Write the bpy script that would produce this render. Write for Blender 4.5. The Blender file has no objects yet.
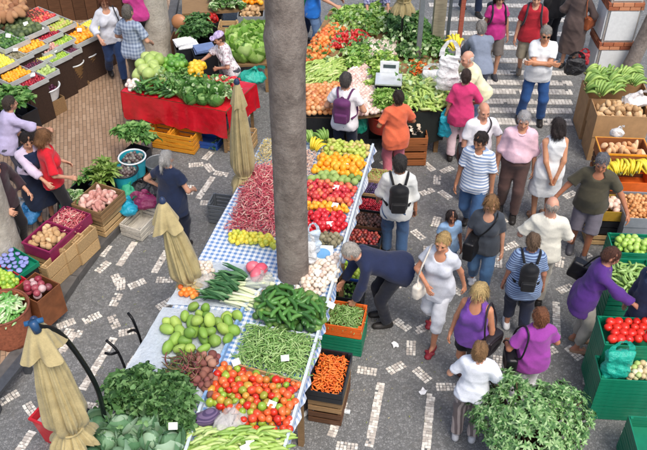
import bpy, math, random
import numpy as np
from mathutils import Vector, Matrix
random.seed(7); RNG = np.random.default_rng(7)
SC = bpy.context.scene; COL = SC.collection
# ---------------------------------------------------------------- camera, sky, sun, exposure
CAM_H, CAM_PITCH, CAM_F = 7.5, math.radians(40), 800.0        # metres, below horizon, focal length in photo pixels (647 wide)
cam = bpy.data.cameras.new('camera'); camo = bpy.data.objects.new('camera', cam); COL.objects.link(camo)
camo.location = (0, 0, CAM_H); camo.rotation_euler = (math.pi/2 - CAM_PITCH, 0, 0)
cam.sensor_width = 36; cam.lens = 36*CAM_F/647; cam.clip_end = 400; SC.camera = camo
SUN_EL, SUN_AZ = math.radians(60), math.radians(150)
w = bpy.data.worlds.new('World'); SC.world = w; w.use_nodes = True
nt = w.node_tree; bg = nt.nodes['Background']; sky = nt.nodes.new('ShaderNodeTexSky')
sky.sky_type = 'NISHITA'; sky.sun_disc = False; sky.sun_elevation = SUN_EL; sky.sun_rotation = SUN_AZ
sky.air_density = 1.0; sky.dust_density = 4.0; sky.ozone_density = 0.6
nt.links.new(sky.outputs[0], bg.inputs[0]); bg.inputs[1].default_value = 0.15
sd = bpy.data.lights.new('sun', 'SUN'); sd.energy = 1.2; sd.angle = math.radians(22); sd.color = (1, .95, .87)
so = bpy.data.objects.new('sun', sd); COL.objects.link(so)
_d = Vector((math.cos(SUN_EL)*math.sin(SUN_AZ), math.cos(SUN_EL)*math.cos(SUN_AZ), math.sin(SUN_EL)))
so.rotation_euler = _d.to_track_quat('Z', 'Y').to_euler(); so.location = (0, 6, 12)
SC.view_settings.view_transform = 'Standard'; SC.view_settings.look = 'None'; SC.view_settings.exposure = 0.6
SC.view_settings.gamma = 1; SC.view_settings.use_curve_mapping = False
SC.render.engine = 'CYCLES'

# ---------------------------------------------------------------- helpers
_sp, _cp = math.sin(CAM_PITCH), math.cos(CAM_PITCH)
def P(x, y, z=0.0):
    "photo pixel -> world point on the horizontal plane at height z"
    u = (x-323.5)/CAM_F; v = (y-225)/CAM_F
    t = (z-CAM_H)/(-_sp - v*_cp)
    return Vector((u*t, (_cp - v*_sp)*t, z))
def link(o, parent=None):
    COL.objects.link(o)
    if parent is not None: o.parent = parent
    return o
def tag(o, label=None, cat=None, group=None, kind=None):
    if label: o['label'] = label
    if cat: o['category'] = cat
    if group: o['group'] = group
    if kind: o['kind'] = kind
    return o
def thing(name, label, cat, loc=(0, 0, 0), rz=0.0, group=None):
    o = bpy.data.objects.new(name, None); o.empty_display_size = .1
    o.location = loc; o.rotation_euler = (0, 0, rz)
    return tag(link(o), label, cat, group)
def mesh_np(name, V, F, mats=None, smooth=True, rnd=None, mi=None):
    "V (n,3), F list/array of polygons (array => all same size)"
    me = bpy.data.meshes.new(name); V = np.asarray(V, dtype=np.float32)
    if isinstance(F, np.ndarray):
        k = F.shape[1]; n = F.shape[0]
        me.vertices.add(len(V)); me.vertices.foreach_set('co', V.ravel())
        me.loops.add(n*k); me.loops.foreach_set('vertex_index', F.astype(np.int32).ravel())
        me.polygons.add(n); me.polygons.foreach_set('loop_start', np.arange(0, n*k, k, dtype=np.int32))
        me.update(calc_edges=True); me.validate()
    else:
        me.from_pydata(V.tolist(), [], F); me.update()
    if smooth: me.polygons.foreach_set('use_smooth', np.ones(len(me.polygons), dtype=bool))
    if mats is not None:
        for m in (mats if isinstance(mats, (list, tuple)) else [mats]): me.materials.append(m)
    if mi is not None: me.polygons.foreach_set('material_index', np.asarray(mi, dtype=np.int32))
    if rnd is not None:
        a = me.attributes.new('rnd', 'FLOAT', 'POINT'); a.data.foreach_set('value', np.asarray(rnd, dtype=np.float32))
    return me
def ob(name, me, parent=None, loc=None, rot=None, scale=None):
    o = bpy.data.objects.new(name, me)
    if loc is not None: o.location = loc
    if rot is not None: o.rotation_euler = rot
    if scale is not None: o.scale = scale if not isinstance(scale, (int, float)) else (scale,)*3
    return link(o, parent)
def rotz(a):
    c, s = math.cos(a), math.sin(a); return np.array([[c, -s, 0], [s, c, 0], [0, 0, 1.]])
def roteul(x, y, z): return np.array(Matrix.Rotation(z, 3, 'Z') @ Matrix.Rotation(y, 3, 'Y') @ Matrix.Rotation(x, 3, 'X'))
class MB:
    "collects shapes into one mesh"
    def __init__(s): s.V = []; s.F = []; s.n = 0; s.R = []; s.mi = []
    def add(s, V, F, rnd=0.0, mi=0):
        V = np.asarray(V, float)
        s.V.append(V); s.F += [tuple(int(i)+s.n for i in f) for f in F]; s.n += len(V); s.R.append(np.full(len(V), rnd)); s.mi += [mi]*len(F)
        return s
    def box(s, c, size, R=None, rnd=0.0, taper=1.0, mi=0):
        x, y, z = [a/2 for a in size]; t = taper
        V = np.array([(-x*t, -y*t, -z), (x*t, -y*t, -z), (x*t, y*t, -z), (-x*t, y*t, -z), (-x, -y, z), (x, -y, z), (x, y, z), (-x, y, z)])
        if R is not None: V = V @ np.asarray(R).T
        return s.add(V+np.asarray(c, float), [(3, 2, 1, 0), (4, 5, 6, 7), (0, 1, 5, 4), (1, 2, 6, 5), (2, 3, 7, 6), (3, 0, 4, 7)], rnd, mi)
    def tube(s, pts, rad, n=8, rnd=0.0, cap=True, mi=0):
        V, F = tube(pts, rad, n, cap); return s.add(V, F, rnd, mi)
    def beam(s, a, b, w, h, rnd=0.0):
        a = np.asarray(a, float); b = np.asarray(b, float); d = b-a; L = np.linalg.norm(d); d /= L
        up = np.array([0, 0, 1.]) if abs(d[2]) < .9 else np.array([0, 1., 0]); sd_ = np.cross(d, up); sd_ /= np.linalg.norm(sd_); up = np.cross(sd_, d)
        return s.box((a+b)/2, (L, w, h), np.stack([d, sd_, up], 1), rnd)
    def build(s, name, mat, parent=None, smooth=False, rnd=False):
        me = mesh_np(name, np.concatenate(s.V), s.F, mat, smooth, np.concatenate(s.R) if rnd else None, s.mi if any(s.mi) else None)
        return ob(name, me, parent)
    def mesh(s, name, mat, smooth=False, rnd=False):
        return mesh_np(name, np.concatenate(s.V), s.F, mat, smooth, np.concatenate(s.R) if rnd else None, s.mi if any(s.mi) else None)
def tube(pts, rad, n=8, cap=True):
    pts = np.asarray(pts, float); m = len(pts); rad = np.full(m, rad, float) if np.isscalar(rad) else np.asarray(rad, float)
    V = []; prev = None
    for i in range(m):
        d = pts[min(i+1, m-1)]-pts[max(i-1, 0)]; d = d/(np.linalg.norm(d)+1e-9)
        if prev is None:
            r = np.cross(d, [0, 0, 1.]) if abs(d[2]) < .9 else np.cross(d, [1., 0, 0])
        else: r = prev - d*np.dot(prev, d)
        r /= np.linalg.norm(r)+1e-9; prev = r; q = np.cross(d, r)
        a = np.arange(n)*2*math.pi/n
        V.append(pts[i]+rad[i]*(np.cos(a)[:, None]*r+np.sin(a)[:, None]*q))
    V = np.concatenate(V); F = []
    for i in range(m-1):
        for j in range(n):
            k = (j+1) % n; F.append((i*n+j, i*n+k, (i+1)*n+k, (i+1)*n+j))
    if cap: F.append(tuple(range(n-1, -1, -1))); F.append(tuple((m-1)*n+j for j in range(n)))
    return V, F
def lathe(prof, n=12, cap=True):
    "prof = [(r,z)...] bottom to top"
    V = []; F = []; m = len(prof)
    for r, z in prof:
        for j in range(n):
            a = j*2*math.pi/n; V.append((r*math.cos(a), r*math.sin(a), z))
    for i in range(m-1):
        for j in range(n):
            k = (j+1) % n; F.append((i*n+j, i*n+k, (i+1)*n+k, (i+1)*n+j))
    if cap: F.append(tuple(range(n-1, -1, -1))); F.append(tuple((m-1)*n+j for j in range(n)))
    return np.array(V), F
def smooth_path(pts, n=6):
    "Catmull-Rom through points"
    p = [np.asarray(q, float) for q in pts]; p = [2*p[0]-p[1]]+p+[2*p[-1]-p[-2]]; out = []
    for i in range(1, len(p)-2):
        for k in range(n):
            t = k/n; out.append(.5*((2*p[i])+(-p[i-1]+p[i+1])*t+(2*p[i-1]-5*p[i]+4*p[i+1]-p[i+2])*t*t+(-p[i-1]+3*p[i]-3*p[i+1]+p[i+2])*t**3))
    out.append(p[-2]); return np.array(out)

# ---------------------------------------------------------------- materials
MATS = {}
def srgb(c):
    if isinstance(c, str): c = tuple(int(c[i:i+2], 16)/255 for i in (0, 2, 4))
    return tuple((x/12.92 if x <= .04045 else ((x+.055)/1.055)**2.4) for x in c)
class NT:
    def __init__(s, name):
        s.m = bpy.data.materials.new(name); s.m.use_nodes = True; s.t = s.m.node_tree; s.b = s.t.nodes['Principled BSDF']
    def n(s, kind, **kw):
        nd = s.t.nodes.new('ShaderNode'+kind)
        for k, v in kw.items():
            if k.startswith('i_'):
                key = k[2:]; key = int(key) if key.isdigit() else key.replace('_', ' ')
                nd.inputs[key].default_value = v
            else: setattr(nd, k, v)
        return nd
    def l(s, a, b): s.t.links.new(a, b)
    def math(s, op, a, b=None):
        nd = s.n('Math', operation=op)
        for i, v in enumerate((a, b)):
            if v is None: continue
            if isinstance(v, (int, float)): nd.inputs[i].default_value = v
            else: s.l(v, nd.inputs[i])
        return nd.outputs[0]
    def mix(s, f, a, b, bt='MIX'):
        nd = s.n('Mix', data_type='RGBA', blend_type=bt)
        for i, v in ((0, f), (6, a), (7, b)):
            if isinstance(v, (int, float)): nd.inputs[i].default_value = v
            elif isinstance(v, tuple): nd.inputs[i].default_value = (*v[:3], 1)
            else: s.l(v, nd.inputs[i])
        return nd.outputs[2]
    def obj(s): return s.n('TexCoord').outputs['Object']
    def noise(s, co, scale, detail=3, rough=.6):
        nd = s.n('TexNoise'); nd.inputs['Scale'].default_value = scale; nd.inputs['Detail'].default_value = detail; nd.inputs['Roughness'].default_value = rough
        s.l(co, nd.inputs['Vector']); return nd.outputs['Fac']
    def ramp(s, f, stops, interp='LINEAR'):
        nd = s.n('ValToRGB'); cr = nd.color_ramp; cr.interpolation = interp
        while len(cr.elements) < len(stops): cr.elements.new(.5)
        for e, (p, c) in zip(cr.elements, stops): e.position = p; e.color = (*c[:3], 1)
        s.l(f, nd.inputs[0]); return nd.outputs[0]
    def bump(s, h, strength=.3, dist=.01):
        nd = s.n('Bump'); nd.inputs['Strength'].default_value = strength; nd.inputs['Distance'].default_value = dist
        s.l(h, nd.inputs['Height']); s.l(nd.outputs[0], s.b.inputs['Normal'])
    def out(s, col, rough=.6, spec=.4, **kw):
        if isinstance(col, tuple): s.b.inputs['Base Color'].default_value = (*col[:3], 1)
        else: s.l(col, s.b.inputs['Base Color'])
        s.b.inputs['Roughness'].default_value = rough; s.b.inputs['Specular IOR Level'].default_value = spec
        for k, v in kw.items(): s.b.inputs[k.replace('_', ' ')].default_value = v
        return s.m
def memo(fn):
    def g(*a, **k):
        key = (fn.__name__, repr(a), repr(sorted(k.items())))
        if key not in MATS: MATS[key] = fn(*a, **k)
        return MATS[key]
    return g
@memo
def M_plain(col, rough=.6, var=.15, scale=18, spec=.4, bump=.15, metal=0.0):
    "one colour with soft blotches and fine relief"
    t = NT('surface'); c = srgb(col); co = t.obj(); f = t.noise(co, scale, 4)
    lo = tuple(x*(1-var) for x in c); hi = tuple(min(1, x*(1+var)) for x in c)
    t.bump(t.noise(co, scale*6, 3), bump, .004)
    return t.out(t.ramp(f, [(.3, lo), (.7, hi)]), rough, spec, Metallic=metal)
@memo
def M_fruit(cols, mode='obj', rough=.4, spec=.5, sss=0.05, spot=None, scale=30, bump=.1, mott=.25):
    "colour picked per fruit from a ramp, mottled skin"
    t = NT('produce'); cs = [srgb(c) for c in cols]; co = t.obj()
    if mode == 'obj': r = t.n('ObjectInfo').outputs['Random']
    else: r = t.n('Attribute', attribute_name='rnd').outputs['Fac']
    nz = t.noise(co, scale, 3)
    f = t.math('ADD', r, t.math('MULTIPLY', t.math('SUBTRACT', nz, .5), mott*2))
    k = len(cs); col = t.ramp(f, [((i+.5)/k, c) for i, c in enumerate(cs)]) if k > 1 else t.mix(nz, tuple(x*.8 for x in cs[0]), tuple(min(1, x*1.2) for x in cs[0]))
    if spot: col = t.mix(t.ramp(t.noise(co, scale*2.2, 2), [(.52, (0, 0, 0)), (.62, (1, 1, 1))]), col, srgb(spot))
    t.bump(t.noise(co, scale*4, 2), bump, .003)
    return t.out(col, rough, spec, Subsurface_Weight=sss, Subsurface_Radius=(.02, .01, .005)) if sss else t.out(col, rough, spec)
@memo
def M_leaf(cols, mode='obj', rough=.5, trans=.25, scale=25):
    t = NT('leaf'); cs = [srgb(c) for c in cols]; co = t.obj()
    r = t.n('ObjectInfo').outputs['Random'] if mode == 'obj' else t.n('Attribute', attribute_name='rnd').outputs['Fac']
    nz = t.noise(co, scale, 3); f = t.math('ADD', r, t.math('MULTIPLY', t.math('SUBTRACT', nz, .5), .5)); k = len(cs)
    col = t.ramp(f, [((i+.5)/k, c) for i, c in enumerate(cs)])
    t.bump(t.noise(co, scale*5, 2), .3, .004); t.out(col, rough, .4)
    tr = t.n('BsdfTranslucent'); t.l(col, tr.inputs[0]); mx = t.n('MixShader'); mx.inputs[0].default_value = trans
    t.l(t.b.outputs[0], mx.inputs[1]); t.l(tr.outputs[0], mx.inputs[2]); t.l(mx.outputs[0], t.t.nodes['Material Output'].inputs[0])
    return t.m
@memo
def M_cloth(col, pattern=None, col2=None, period=.05, rough=.85, var=.12):
    "woven cloth; pattern stripes / plaid / check / floral in object space"
    t = NT('cloth'); a = srgb(col); co = t.obj(); sx = t.n('SeparateXYZ'); t.l(co, sx.inputs[0])
    f = t.math('ADD', t.math('MULTIPLY', t.noise(co, 7, 3), .6), t.math('MULTIPLY', t.noise(co, 90, 3, .7), .4)); var = var*1.5; base = t.ramp(f, [(.32, tuple(x*(1-var) for x in a)), (.68, tuple(min(1, x*(1+var)) for x in a))])
    if pattern:
        b = srgb(col2)
        def st(o, p, w=.5): return t.math('LESS_THAN', t.math('FRACT', t.math('MULTIPLY', o, 1/p)), w)
        if pattern == 'stripes': m = st(sx.outputs[2], period)
        elif pattern == 'vstripes': m = st(t.math('ADD', sx.outputs[0], t.math('MULTIPLY', sx.outputs[1], .6)), period)
        elif pattern == 'plaid':
            m = t.math('MULTIPLY', t.math('ADD', st(sx.outputs[2], period), st(t.math('ADD', sx.outputs[0], t.math('MULTIPLY', sx.outputs[1], .5)), period)), .5)
        elif pattern == 'check':
            m = t.math('MULTIPLY', t.math('ADD', st(sx.outputs[0], period), st(sx.outputs[1], period)), .5)
        else: m = t.ramp(t.noise(co, 1/period, 2), [(.5, (0, 0, 0)), (.58, (1, 1, 1))])
        base = t.mix(m, base, b)
    v = t.n('TexVoronoi'); v.inputs['Scale'].default_value = 260; t.l(co, v.inputs['Vector'])
    t.bump(t.math('ADD', t.math('MULTIPLY', v.outputs['Distance'], .12), t.noise(co, 14, 5, .6)), .4, .012)
    return t.out(base, rough, .2, Sheen_Weight=.15)
@memo
def M_skin(col):
    t = NT('skin'); c = srgb(col); co = t.obj(); f = t.noise(co, 14, 4)
    t.bump(t.noise(co, 120, 2), .12, .002)
    return t.out(t.ramp(f, [(.3, (c[0]*.9, c[1]*.8, c[2]*.78)), (.7, c)]), .5, .4, Subsurface_Weight=.12, Subsurface_Radius=(.02, .008, .004))
@memo
def M_hair(col):
    t = NT('hair'); c = srgb(col); co = t.obj(); mp = t.n('Mapping'); mp.inputs['Scale'].default_value = (110, 110, 16); t.l(co, mp.inputs[0])
    f = t.noise(mp.outputs[0], 1, 4, .7); t.bump(f, 1.0, .016)
    return t.out(t.ramp(f, [(.3, tuple(x*.55 for x in c)), (.7, tuple(min(1, x*1.35) for x in c))]), .5, .35)
@memo
def M_wood(col, dark=.55, scale=6, rough=.7):
    t = NT('wood'); c = srgb(col); co = t.obj(); mp = t.n('Mapping'); mp.inputs['Scale'].default_value = (1.2, 9, 9); t.l(co, mp.inputs[0])
    r = t.n('ObjectInfo').outputs['Random']; f = t.noise(mp.outputs[0], scale, 4, .65)
    col2 = t.ramp(f, [(.25, tuple(x*dark for x in c)), (.7, c)])
    hv = t.n('HueSaturation'); t.l(col2, hv.inputs['Color']); t.l(t.math('ADD', t.math('MULTIPLY', r, .4), .8), hv.inputs['Value'])
    t.bump(f, .3, .004); return t.out(hv.outputs[0], rough, .3)
@memo
def M_plastic(col, rough=.38, alpha=1.0, trans=0.0):
    t = NT('plastic'); c = srgb(col); co = t.obj(); f = t.noise(co, 9, 3)
    t.bump(t.noise(co, 30, 2), .08, .004)
    return t.out(t.ramp(f, [(.3, tuple(x*.85 for x in c)), (.7, tuple(min(1, x*1.1) for x in c))]), rough, .5, Alpha=alpha, Transmission_Weight=trans)
@memo
def M_film(col, alpha=.75):
    "thin crinkled plastic film"
    t = NT('film'); c = srgb(col); co = t.obj(); f = t.noise(co, 26, 4, .7); t.bump(f, .9, .02)
    return t.out(t.ramp(f, [(.3, tuple(x*.82 for x in c)), (.7, c)]), .22, .6, Alpha=alpha)
# ---------------------------------------------------------------- signed-distance surfaces (bodies, clothes, bags)
def V3(*a): return np.array(a, float)
def unit(v): v = np.asarray(v, float); return v/(np.linalg.norm(v)+1e-9)
def d_rc(p, a, b, ra, rb):
    ab = b-a; L2 = ab@ab+1e-9; t = np.clip(((p-a)@ab)/L2, 0, 1)
    q = p-a-t[..., None]*ab
    return np.sqrt((q*q).sum(-1))-(ra+(rb-ra)*t)
def d_el(p, c, R, r):
    q = (p-c)@R                                   # columns of R = axes
    k0 = np.sqrt(((q/r)**2).sum(-1)); k1 = np.sqrt(((q/(r*r))**2).sum(-1))+1e-9
    return k0*(k0-1)/k1
def d_box(p, c, R, h, rr):
    q = np.abs((p-c)@R)-(np.asarray(h)-rr)
    return np.sqrt((np.maximum(q, 0)**2).sum(-1))+np.minimum(q.max(-1), 0)-rr
def smin(a, b, k):
    h = np.maximum(k-np.abs(a-b), 0)/k
    return np.minimum(a, b)-h*h*k*.25
I3 = np.eye(3)
def rc(a, b, ra, rb, k=.03, cuts=()): return ('rc', np.asarray(a, float), np.asarray(b, float), ra, rb, k, cuts)
def el(c, r, R=I3, k=.05): return ('el', np.asarray(c, float), np.asarray(r, float), R, k)
def bx(c, h, R=I3, rr=.02, k=.02): return ('bx', np.asarray(c, float), np.asarray(h, float), R, rr, k)
def p_bounds(q, off):
    if q[0] == 'rc': m = max(q[3], q[4])+off; return np.minimum(q[1], q[2])-m, np.maximum(q[1], q[2])+m
    if q[0] == 'el': e = np.abs(q[3])@q[2]+off; return q[1]-e, q[1]+e
    e = np.abs(q[3])@q[2]+off; return q[1]-e, q[1]+e
def surf(prims, cell, off=0.0, cuts=(), subs=(), disp=None):
    "smooth union of prims inflated by off; cuts = [(point, normal)] remove the side the normal points to; subs = prims carved away"
    los, his = zip(*[p_bounds(q, off) for q in prims]); lo = np.min(los, 0)-cell*2; hi = np.max(his, 0)+cell*2
    n = np.ceil((hi-lo)/cell).astype(int)+1
    ax = [lo[i]+np.arange(n[i])*cell for i in range(3)]
    F = np.full(n, .2, np.float32)
    for q in prims:
        k = q[5] if q[0] != 'el' else q[4]
        a, b = p_bounds(q, off+k*.6+cell*1.5)
        i0 = np.maximum(((a-lo)/cell).astype(int), 0); i1 = np.minimum(np.ceil((b-lo)/cell).astype(int)+1, n)
        sl = tuple(slice(i0[i], i1[i]) for i in range(3))
        g = np.stack(np.meshgrid(*[ax[i][sl[i]] for i in range(3)], indexing='ij'), -1)
        if q[0] == 'rc':
            d = d_rc(g, q[1], q[2], q[3], q[4])-off
            for (cp, cn) in q[6]: d = np.maximum(d, (g-cp)@cn)
        elif q[0] == 'el': d = d_el(g, q[1], q[3], q[2])-off
        else: d = d_box(g, q[1], q[3], q[2], q[4])-off
        F[sl] = smin(F[sl], d, k)
    if disp is not None or cuts or subs:
        g = np.stack(np.meshgrid(*ax, indexing='ij'), -1)
        if disp is not None: F = F+disp(g)
        for (cp, cn) in cuts: F = np.maximum(F, (g-cp)@np.asarray(cn, float))
        for q in subs:
            d = d_el(g, q[1], q[3], q[2]) if q[0] == 'el' else (d_box(g, q[1], q[3], q[2], q[4]) if q[0] == 'bx' else d_rc(g, q[1], q[2], q[3], q[4]))
            F = np.maximum(F, -d)
    return surfnet(F, lo, cell)
_CO = np.array([(i, j, k) for i in (0, 1) for j in (0, 1) for k in (0, 1)])
_ED = [(a, b) for a in range(8) for b in range(a+1, 8) if np.abs(_CO[a]-_CO[b]).sum() == 1]
def surfnet(F, lo, cell):
    F = F.copy(); F[0] = F[-1] = .1; F[:, 0] = F[:, -1] = .1; F[:, :, 0] = F[:, :, -1] = .1
    S = F < 0; nx, ny, nz = F.shape
    c = sum(S[i:nx-1+i, j:ny-1+j, k:nz-1+k].astype(np.int8) for i, j, k in _CO)
    m = (c > 0) & (c < 8); idx = np.argwhere(m); vid = np.full(m.shape, -1, np.int32); vid[m] = np.arange(len(idx))
    vals = np.stack([F[idx[:, 0]+i, idx[:, 1]+j, idx[:, 2]+k] for i, j, k in _CO], 1)
    acc = np.zeros((len(idx), 3)); cnt = np.zeros(len(idx))
    for a, b in _ED:
        va, vb = vals[:, a], vals[:, b]; x = (va < 0) != (vb < 0); t = np.where(x, va/np.where(x, va-vb, 1), 0)
        acc += np.where(x[:, None], _CO[a]+t[:, None]*(_CO[b]-_CO[a]), 0); cnt += x
    V = lo+(idx+acc/cnt[:, None])*cell
    Q = []
    for axi in range(3):
        o1, o2 = [(1, 2), (2, 0), (0, 1)][axi]
        s0 = [slice(0, n) for n in F.shape]; s1 = list(s0); s0[axi] = slice(0, F.shape[axi]-1); s1[axi] = slice(1, None)
        A = S[tuple(s0)]; B = S[tuple(s1)]; e = np.argwhere(A != B)
        e = e[(e[:, o1] > 0) & (e[:, o2] > 0) & (e[:, o1] < F.shape[o1]-1) & (e[:, o2] < F.shape[o2]-1)]
        fl = A[e[:, 0], e[:, 1], e[:, 2]]
        def vv(d1, d2):
            q = e.copy(); q[:, o1] -= d1; q[:, o2] -= d2; return vid[q[:, 0], q[:, 1], q[:, 2]]
        q = np.stack([vv(1, 1), vv(0, 1), vv(0, 0), vv(1, 0)], 1)
        q[~fl] = q[~fl][:, ::-1]; Q.append(q)
    Q = np.concatenate(Q); Q = Q[(Q >= 0).all(1)]
    return V, Q
def join_vf(parts):
    Vs, Fs, n = [], [], 0
    for V, F in parts: Vs.append(V); Fs.append(F+n); n += len(V)
    return np.concatenate(Vs), np.concatenate(Fs)
def fold_disp(seed, amp=.004):
    r = np.random.default_rng(seed); a, b, c, e = r.uniform(0, 6, 4)
    def ridge(t): return (1-np.abs(np.sin(t)))**2.5
    def f(g):
        x, y, z = g[..., 0], g[..., 1], g[..., 2]
        w1 = 1.6*np.sin(5*z+a)+1.2*np.sin(7*y+b); w2 = 1.5*np.sin(6*z+c)+1.2*np.sin(6*x+e)
        return (amp*(.5*np.sin(23*x+6*z+w1)+.4*np.sin(21*y-7*z+w2)-1.2*ridge(11*x+4*z+w1+b)-1.1*ridge(10*y-5*z+w2+a)-.7*ridge(9*x+14*z+w2+c)-.5*ridge(9*y-17*z+w1+e)+.25)).astype(np.float32)
    return f
def ik(S, T, a, b, hint):
    d = T-S; L = np.linalg.norm(d); L2 = min(max(L, abs(a-b)+.02), (a+b)*.995); d = d/(L+1e-9); T = S+d*L2
    x = (a*a-b*b+L2*L2)/(2*L2); y = math.sqrt(max(a*a-x*x, 1e-6)); hp = hint-d*(hint@d); hp = unit(hp)
    return S+d*x+hp*y, T
def Rx(a): return np.array(Matrix.Rotation(a, 3, 'X'))
def Ry(a): return np.array(Matrix.Rotation(a, 3, 'Y'))
def hand_prims(W, d, palmn, thumbdir, s, curl):
    "W wrist, d hand direction, palmn palm normal, thumbdir side"
    pr = []; th = unit(thumbdir-d*(thumbdir@d)); pn = unit(np.cross(d, th)); pn = pn if pn@palmn > 0 else -pn
    kn = W+d*.088*s
    for o in (-.026, 0, .024): pr.append(rc(W+th*o*.55*s, kn+th*o*s, .017*s, .0165*s, .012))
    for o, L in ((.031, .068), (.0105, .078), (-.0105, .072), (-.031, .056)):
        b0 = kn+th*o*s; c1 = curl*.8; d1 = d*math.cos(c1)+pn*math.sin(c1)+th*o*1.5; d1 = unit(d1); b1 = b0+d1*L*.52*s
        c2 = curl*2.0; d2 = unit(d*math.cos(c2)+pn*math.sin(c2)+th*o); b2 = b1+d2*L*.5*s
        pr += [rc(b0, b1, .0092*s, .0085*s, .003), rc(b1, b2, .0085*s, .0072*s, .003)]
    t0 = W+d*.025*s+th*.02*s; t1 = t0+unit(d*.75+th*.75+pn*.25)*.04*s; t2 = t1+unit(d*.9+th*.3+pn*.35)*.034*s
    pr += [rc(t0, t1, .014*s, .011*s, .008), rc(t1, t2, .0105*s, .008*s, .004)]
    return pr
HANDS = {  # targets at 1.72 m scale, given for the right hand (x>0): hand position, elbow hint
    'hang': ((.25, .04, .83), (.5, -1, 0)), 'swingf': ((.24, .2, .9), (.4, -1, -.1)), 'swingb': ((.27, -.17, .88), (.4, -1, .2)),
    'hold': ((.22, .22, 1.0), (.7, -.8, -.3)), 'belly': ((.06, .23, 1.08), (.9, -.4, -.3)), 'reach': ((.2, .5, 1.05), (.5, -.3, -1)),
    'reachlow': ((.2, .5, .82), (.6, -.5, -.4)), 'back': ((.04, -.2, .9), (1, -.6, .1)), 'hip': ((.2, .05, 1.02), (1, -.5, 0)),
    'crossL': ((-.13, .2, 1.2), (.9, .3, -.6)), 'strap': ((.13, .17, 1.34), (.8, -.1, -.8)), 'side': ((.5, .12, .88), (.4, -1, .2)),
    'point': ((.30, .56, .98), (.5, -.3, -.8)), 'chest': ((.08, .22, 1.2), (.9, -.1, -.6)), 'out': ((.62, .05, 1.05), (.2, -1, -.4)), 'down': ((.2, .16, .78), (.6, -1, 0)),
}
EYE = None
def person(label, head=None, feet=None, h=1.7, yaw=0, lean=0, side=0, drop=0, build=1.0, fem=False, belly=0, stance='stand', R='hang', L='hang',
           hyaw=0, hpitch=10, skin='C99A7E', hair=('short', '3A2C22'), top=None, bottom=None, shoes=('shoe', '2A2725'), extra=(), curl=.5, zb=0.0, seed=None):
    s = h/1.72; seed = seed or (hash(label) % 1000 if False else sum(map(ord, label)) % 997)
    th = math.radians(yaw)+math.pi
    if feet is not None: loc = P(feet[0], feet[1], zb)
    else:
        loc = P(head[0], head[1], zb+h*.93); f = V3(math.sin(math.radians(yaw)), -math.cos(math.radians(yaw)), 0)
        loc = Vector(np.array(loc)-f*(.55*s*math.sin(math.radians(lean))+.02)); loc.z = zb
    root = thing('person', label, 'person', loc, th, 'people in the market')
    bm = build*.91; la, sa = math.radians(lean), math.radians(side)
    Rt = Ry(sa)@Rx(-la); sp = Rt@V3(0, 0, 1); rx = Rt@V3(1, 0, 0); fw = Rt@V3(0, 1, 0)
    Pc = V3(0, -.28*math.sin(la)*(.9 if lean < 50 else .45), .95-drop)
    st = {'stand': ((-.1, .0), (.1, .02)), 'walk': ((-.085, .2), (.085, -.22)), 'walk2': ((-.085, -.22), (.085, .2)), 'wide': ((-.17, .03), (.17, -.02)), 'step': ((-.09, .12), (.1, -.08))}[stance]
    hw = .146 if fem else .165; sh = Pc+sp*.432
    SL, SR = sh-rx*hw*(.5+.5*bm), sh+rx*hw*(.5+.5*bm); NB = Pc+sp*.50
    Rh = rotz(math.radians(hyaw))@Rx(-math.radians(hpitch)); nd = unit(sp*.55+V3(0, 0, .45)+Rh@V3(0, .12, 0)); HC = NB+nd*.15
    hips, knees, anks = [], [], []
    for sx, (fx, fy) in zip((-1, 1), st):
        hp = Pc+V3(sx*.092, 0, -.03); lift = .05 if fy < -.15 else 0
        k, a = ik(hp, V3(fx, fy-.03, .085+lift), .435, .42, V3(sx*.08, 1, .1)); hips.append(hp); knees.append(k); anks.append(a)
    arms = []
    for sx, S_, key in ((-1, SL, L), (1, SR, R)):
        if isinstance(key, str): t, hint = HANDS[key]
        else: t, hint = key
        t = V3(t[0]*-1*-sx if False else sx*t[0], t[1], t[2]); hint = V3(sx*hint[0], hint[1], hint[2])
        if lean and isinstance(key, str) and key not in ('reach', 'reachlow', 'point', 'out', 'down', 'side'): t = Pc+Rt@(t-V3(0, 0, .95))
        e, wr = ik(S_, t-V3(0, 0, 0), .285, .255, hint); arms.append((S_, e, wr))
    fb = .92 if fem else 1.0
    def T(c, R_=Rt): return Pc+R_@V3(*c)
    torso = [el(T((0, -.005, -.02)), (.165*bm, .118*bm, .135), Rt, .06), el(T((0, .0, .14)), ((.128 if fem else .145)*bm, .10*bm, .15), Rt, .07), el(T((0, .0, .30)), (.158*fb*bm, .112*bm, .19), Rt, .07),
             rc(SL+rx*.045+sp*.0, SR-rx*.045+sp*.0, .06*fb, .06*fb, .06), rc(T((0, -.015, .40)), NB+nd*.03, .085, .054, .05)]
    torso += [el(T((sx*.08, -.06, -.06)), (.095*bm, .085, .1), Rt, .05) for sx in (-1, 1)]
    if fem and h > 1.3: torso += [el(T((sx*.072, .09, .28)), (.066, .046, .068), Rt, .045) for sx in (-1, 1)]
    if belly: torso += [el(T((0, .06, .10)), (.14+belly*.3, .09+belly, .15), Rt, .07)]
    legs = []
    for hp, k, a in zip(hips, knees, anks): legs.append((rc(hp, k, .086*bm, .052, .05), rc(k, a, .053, .034, .03)))
    armp = [(rc(S_, e, .049*fb*(.6+.4*bm), .039*fb, .04), rc(e, wr, .039*fb, .026*fb, .02)) for S_, e, wr in arms]
    body = list(torso)
    for a, b in legs: body += [a, b]
    for (hp, k, a), (fx, fy) in zip(zip(hips, knees, anks), st):
        body += [rc(a+V3(0, -.035, -.045), a+V3(0, .14, -.062), .033, .024, .03)]
    for a, b in armp: body += [a, b]
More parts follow.
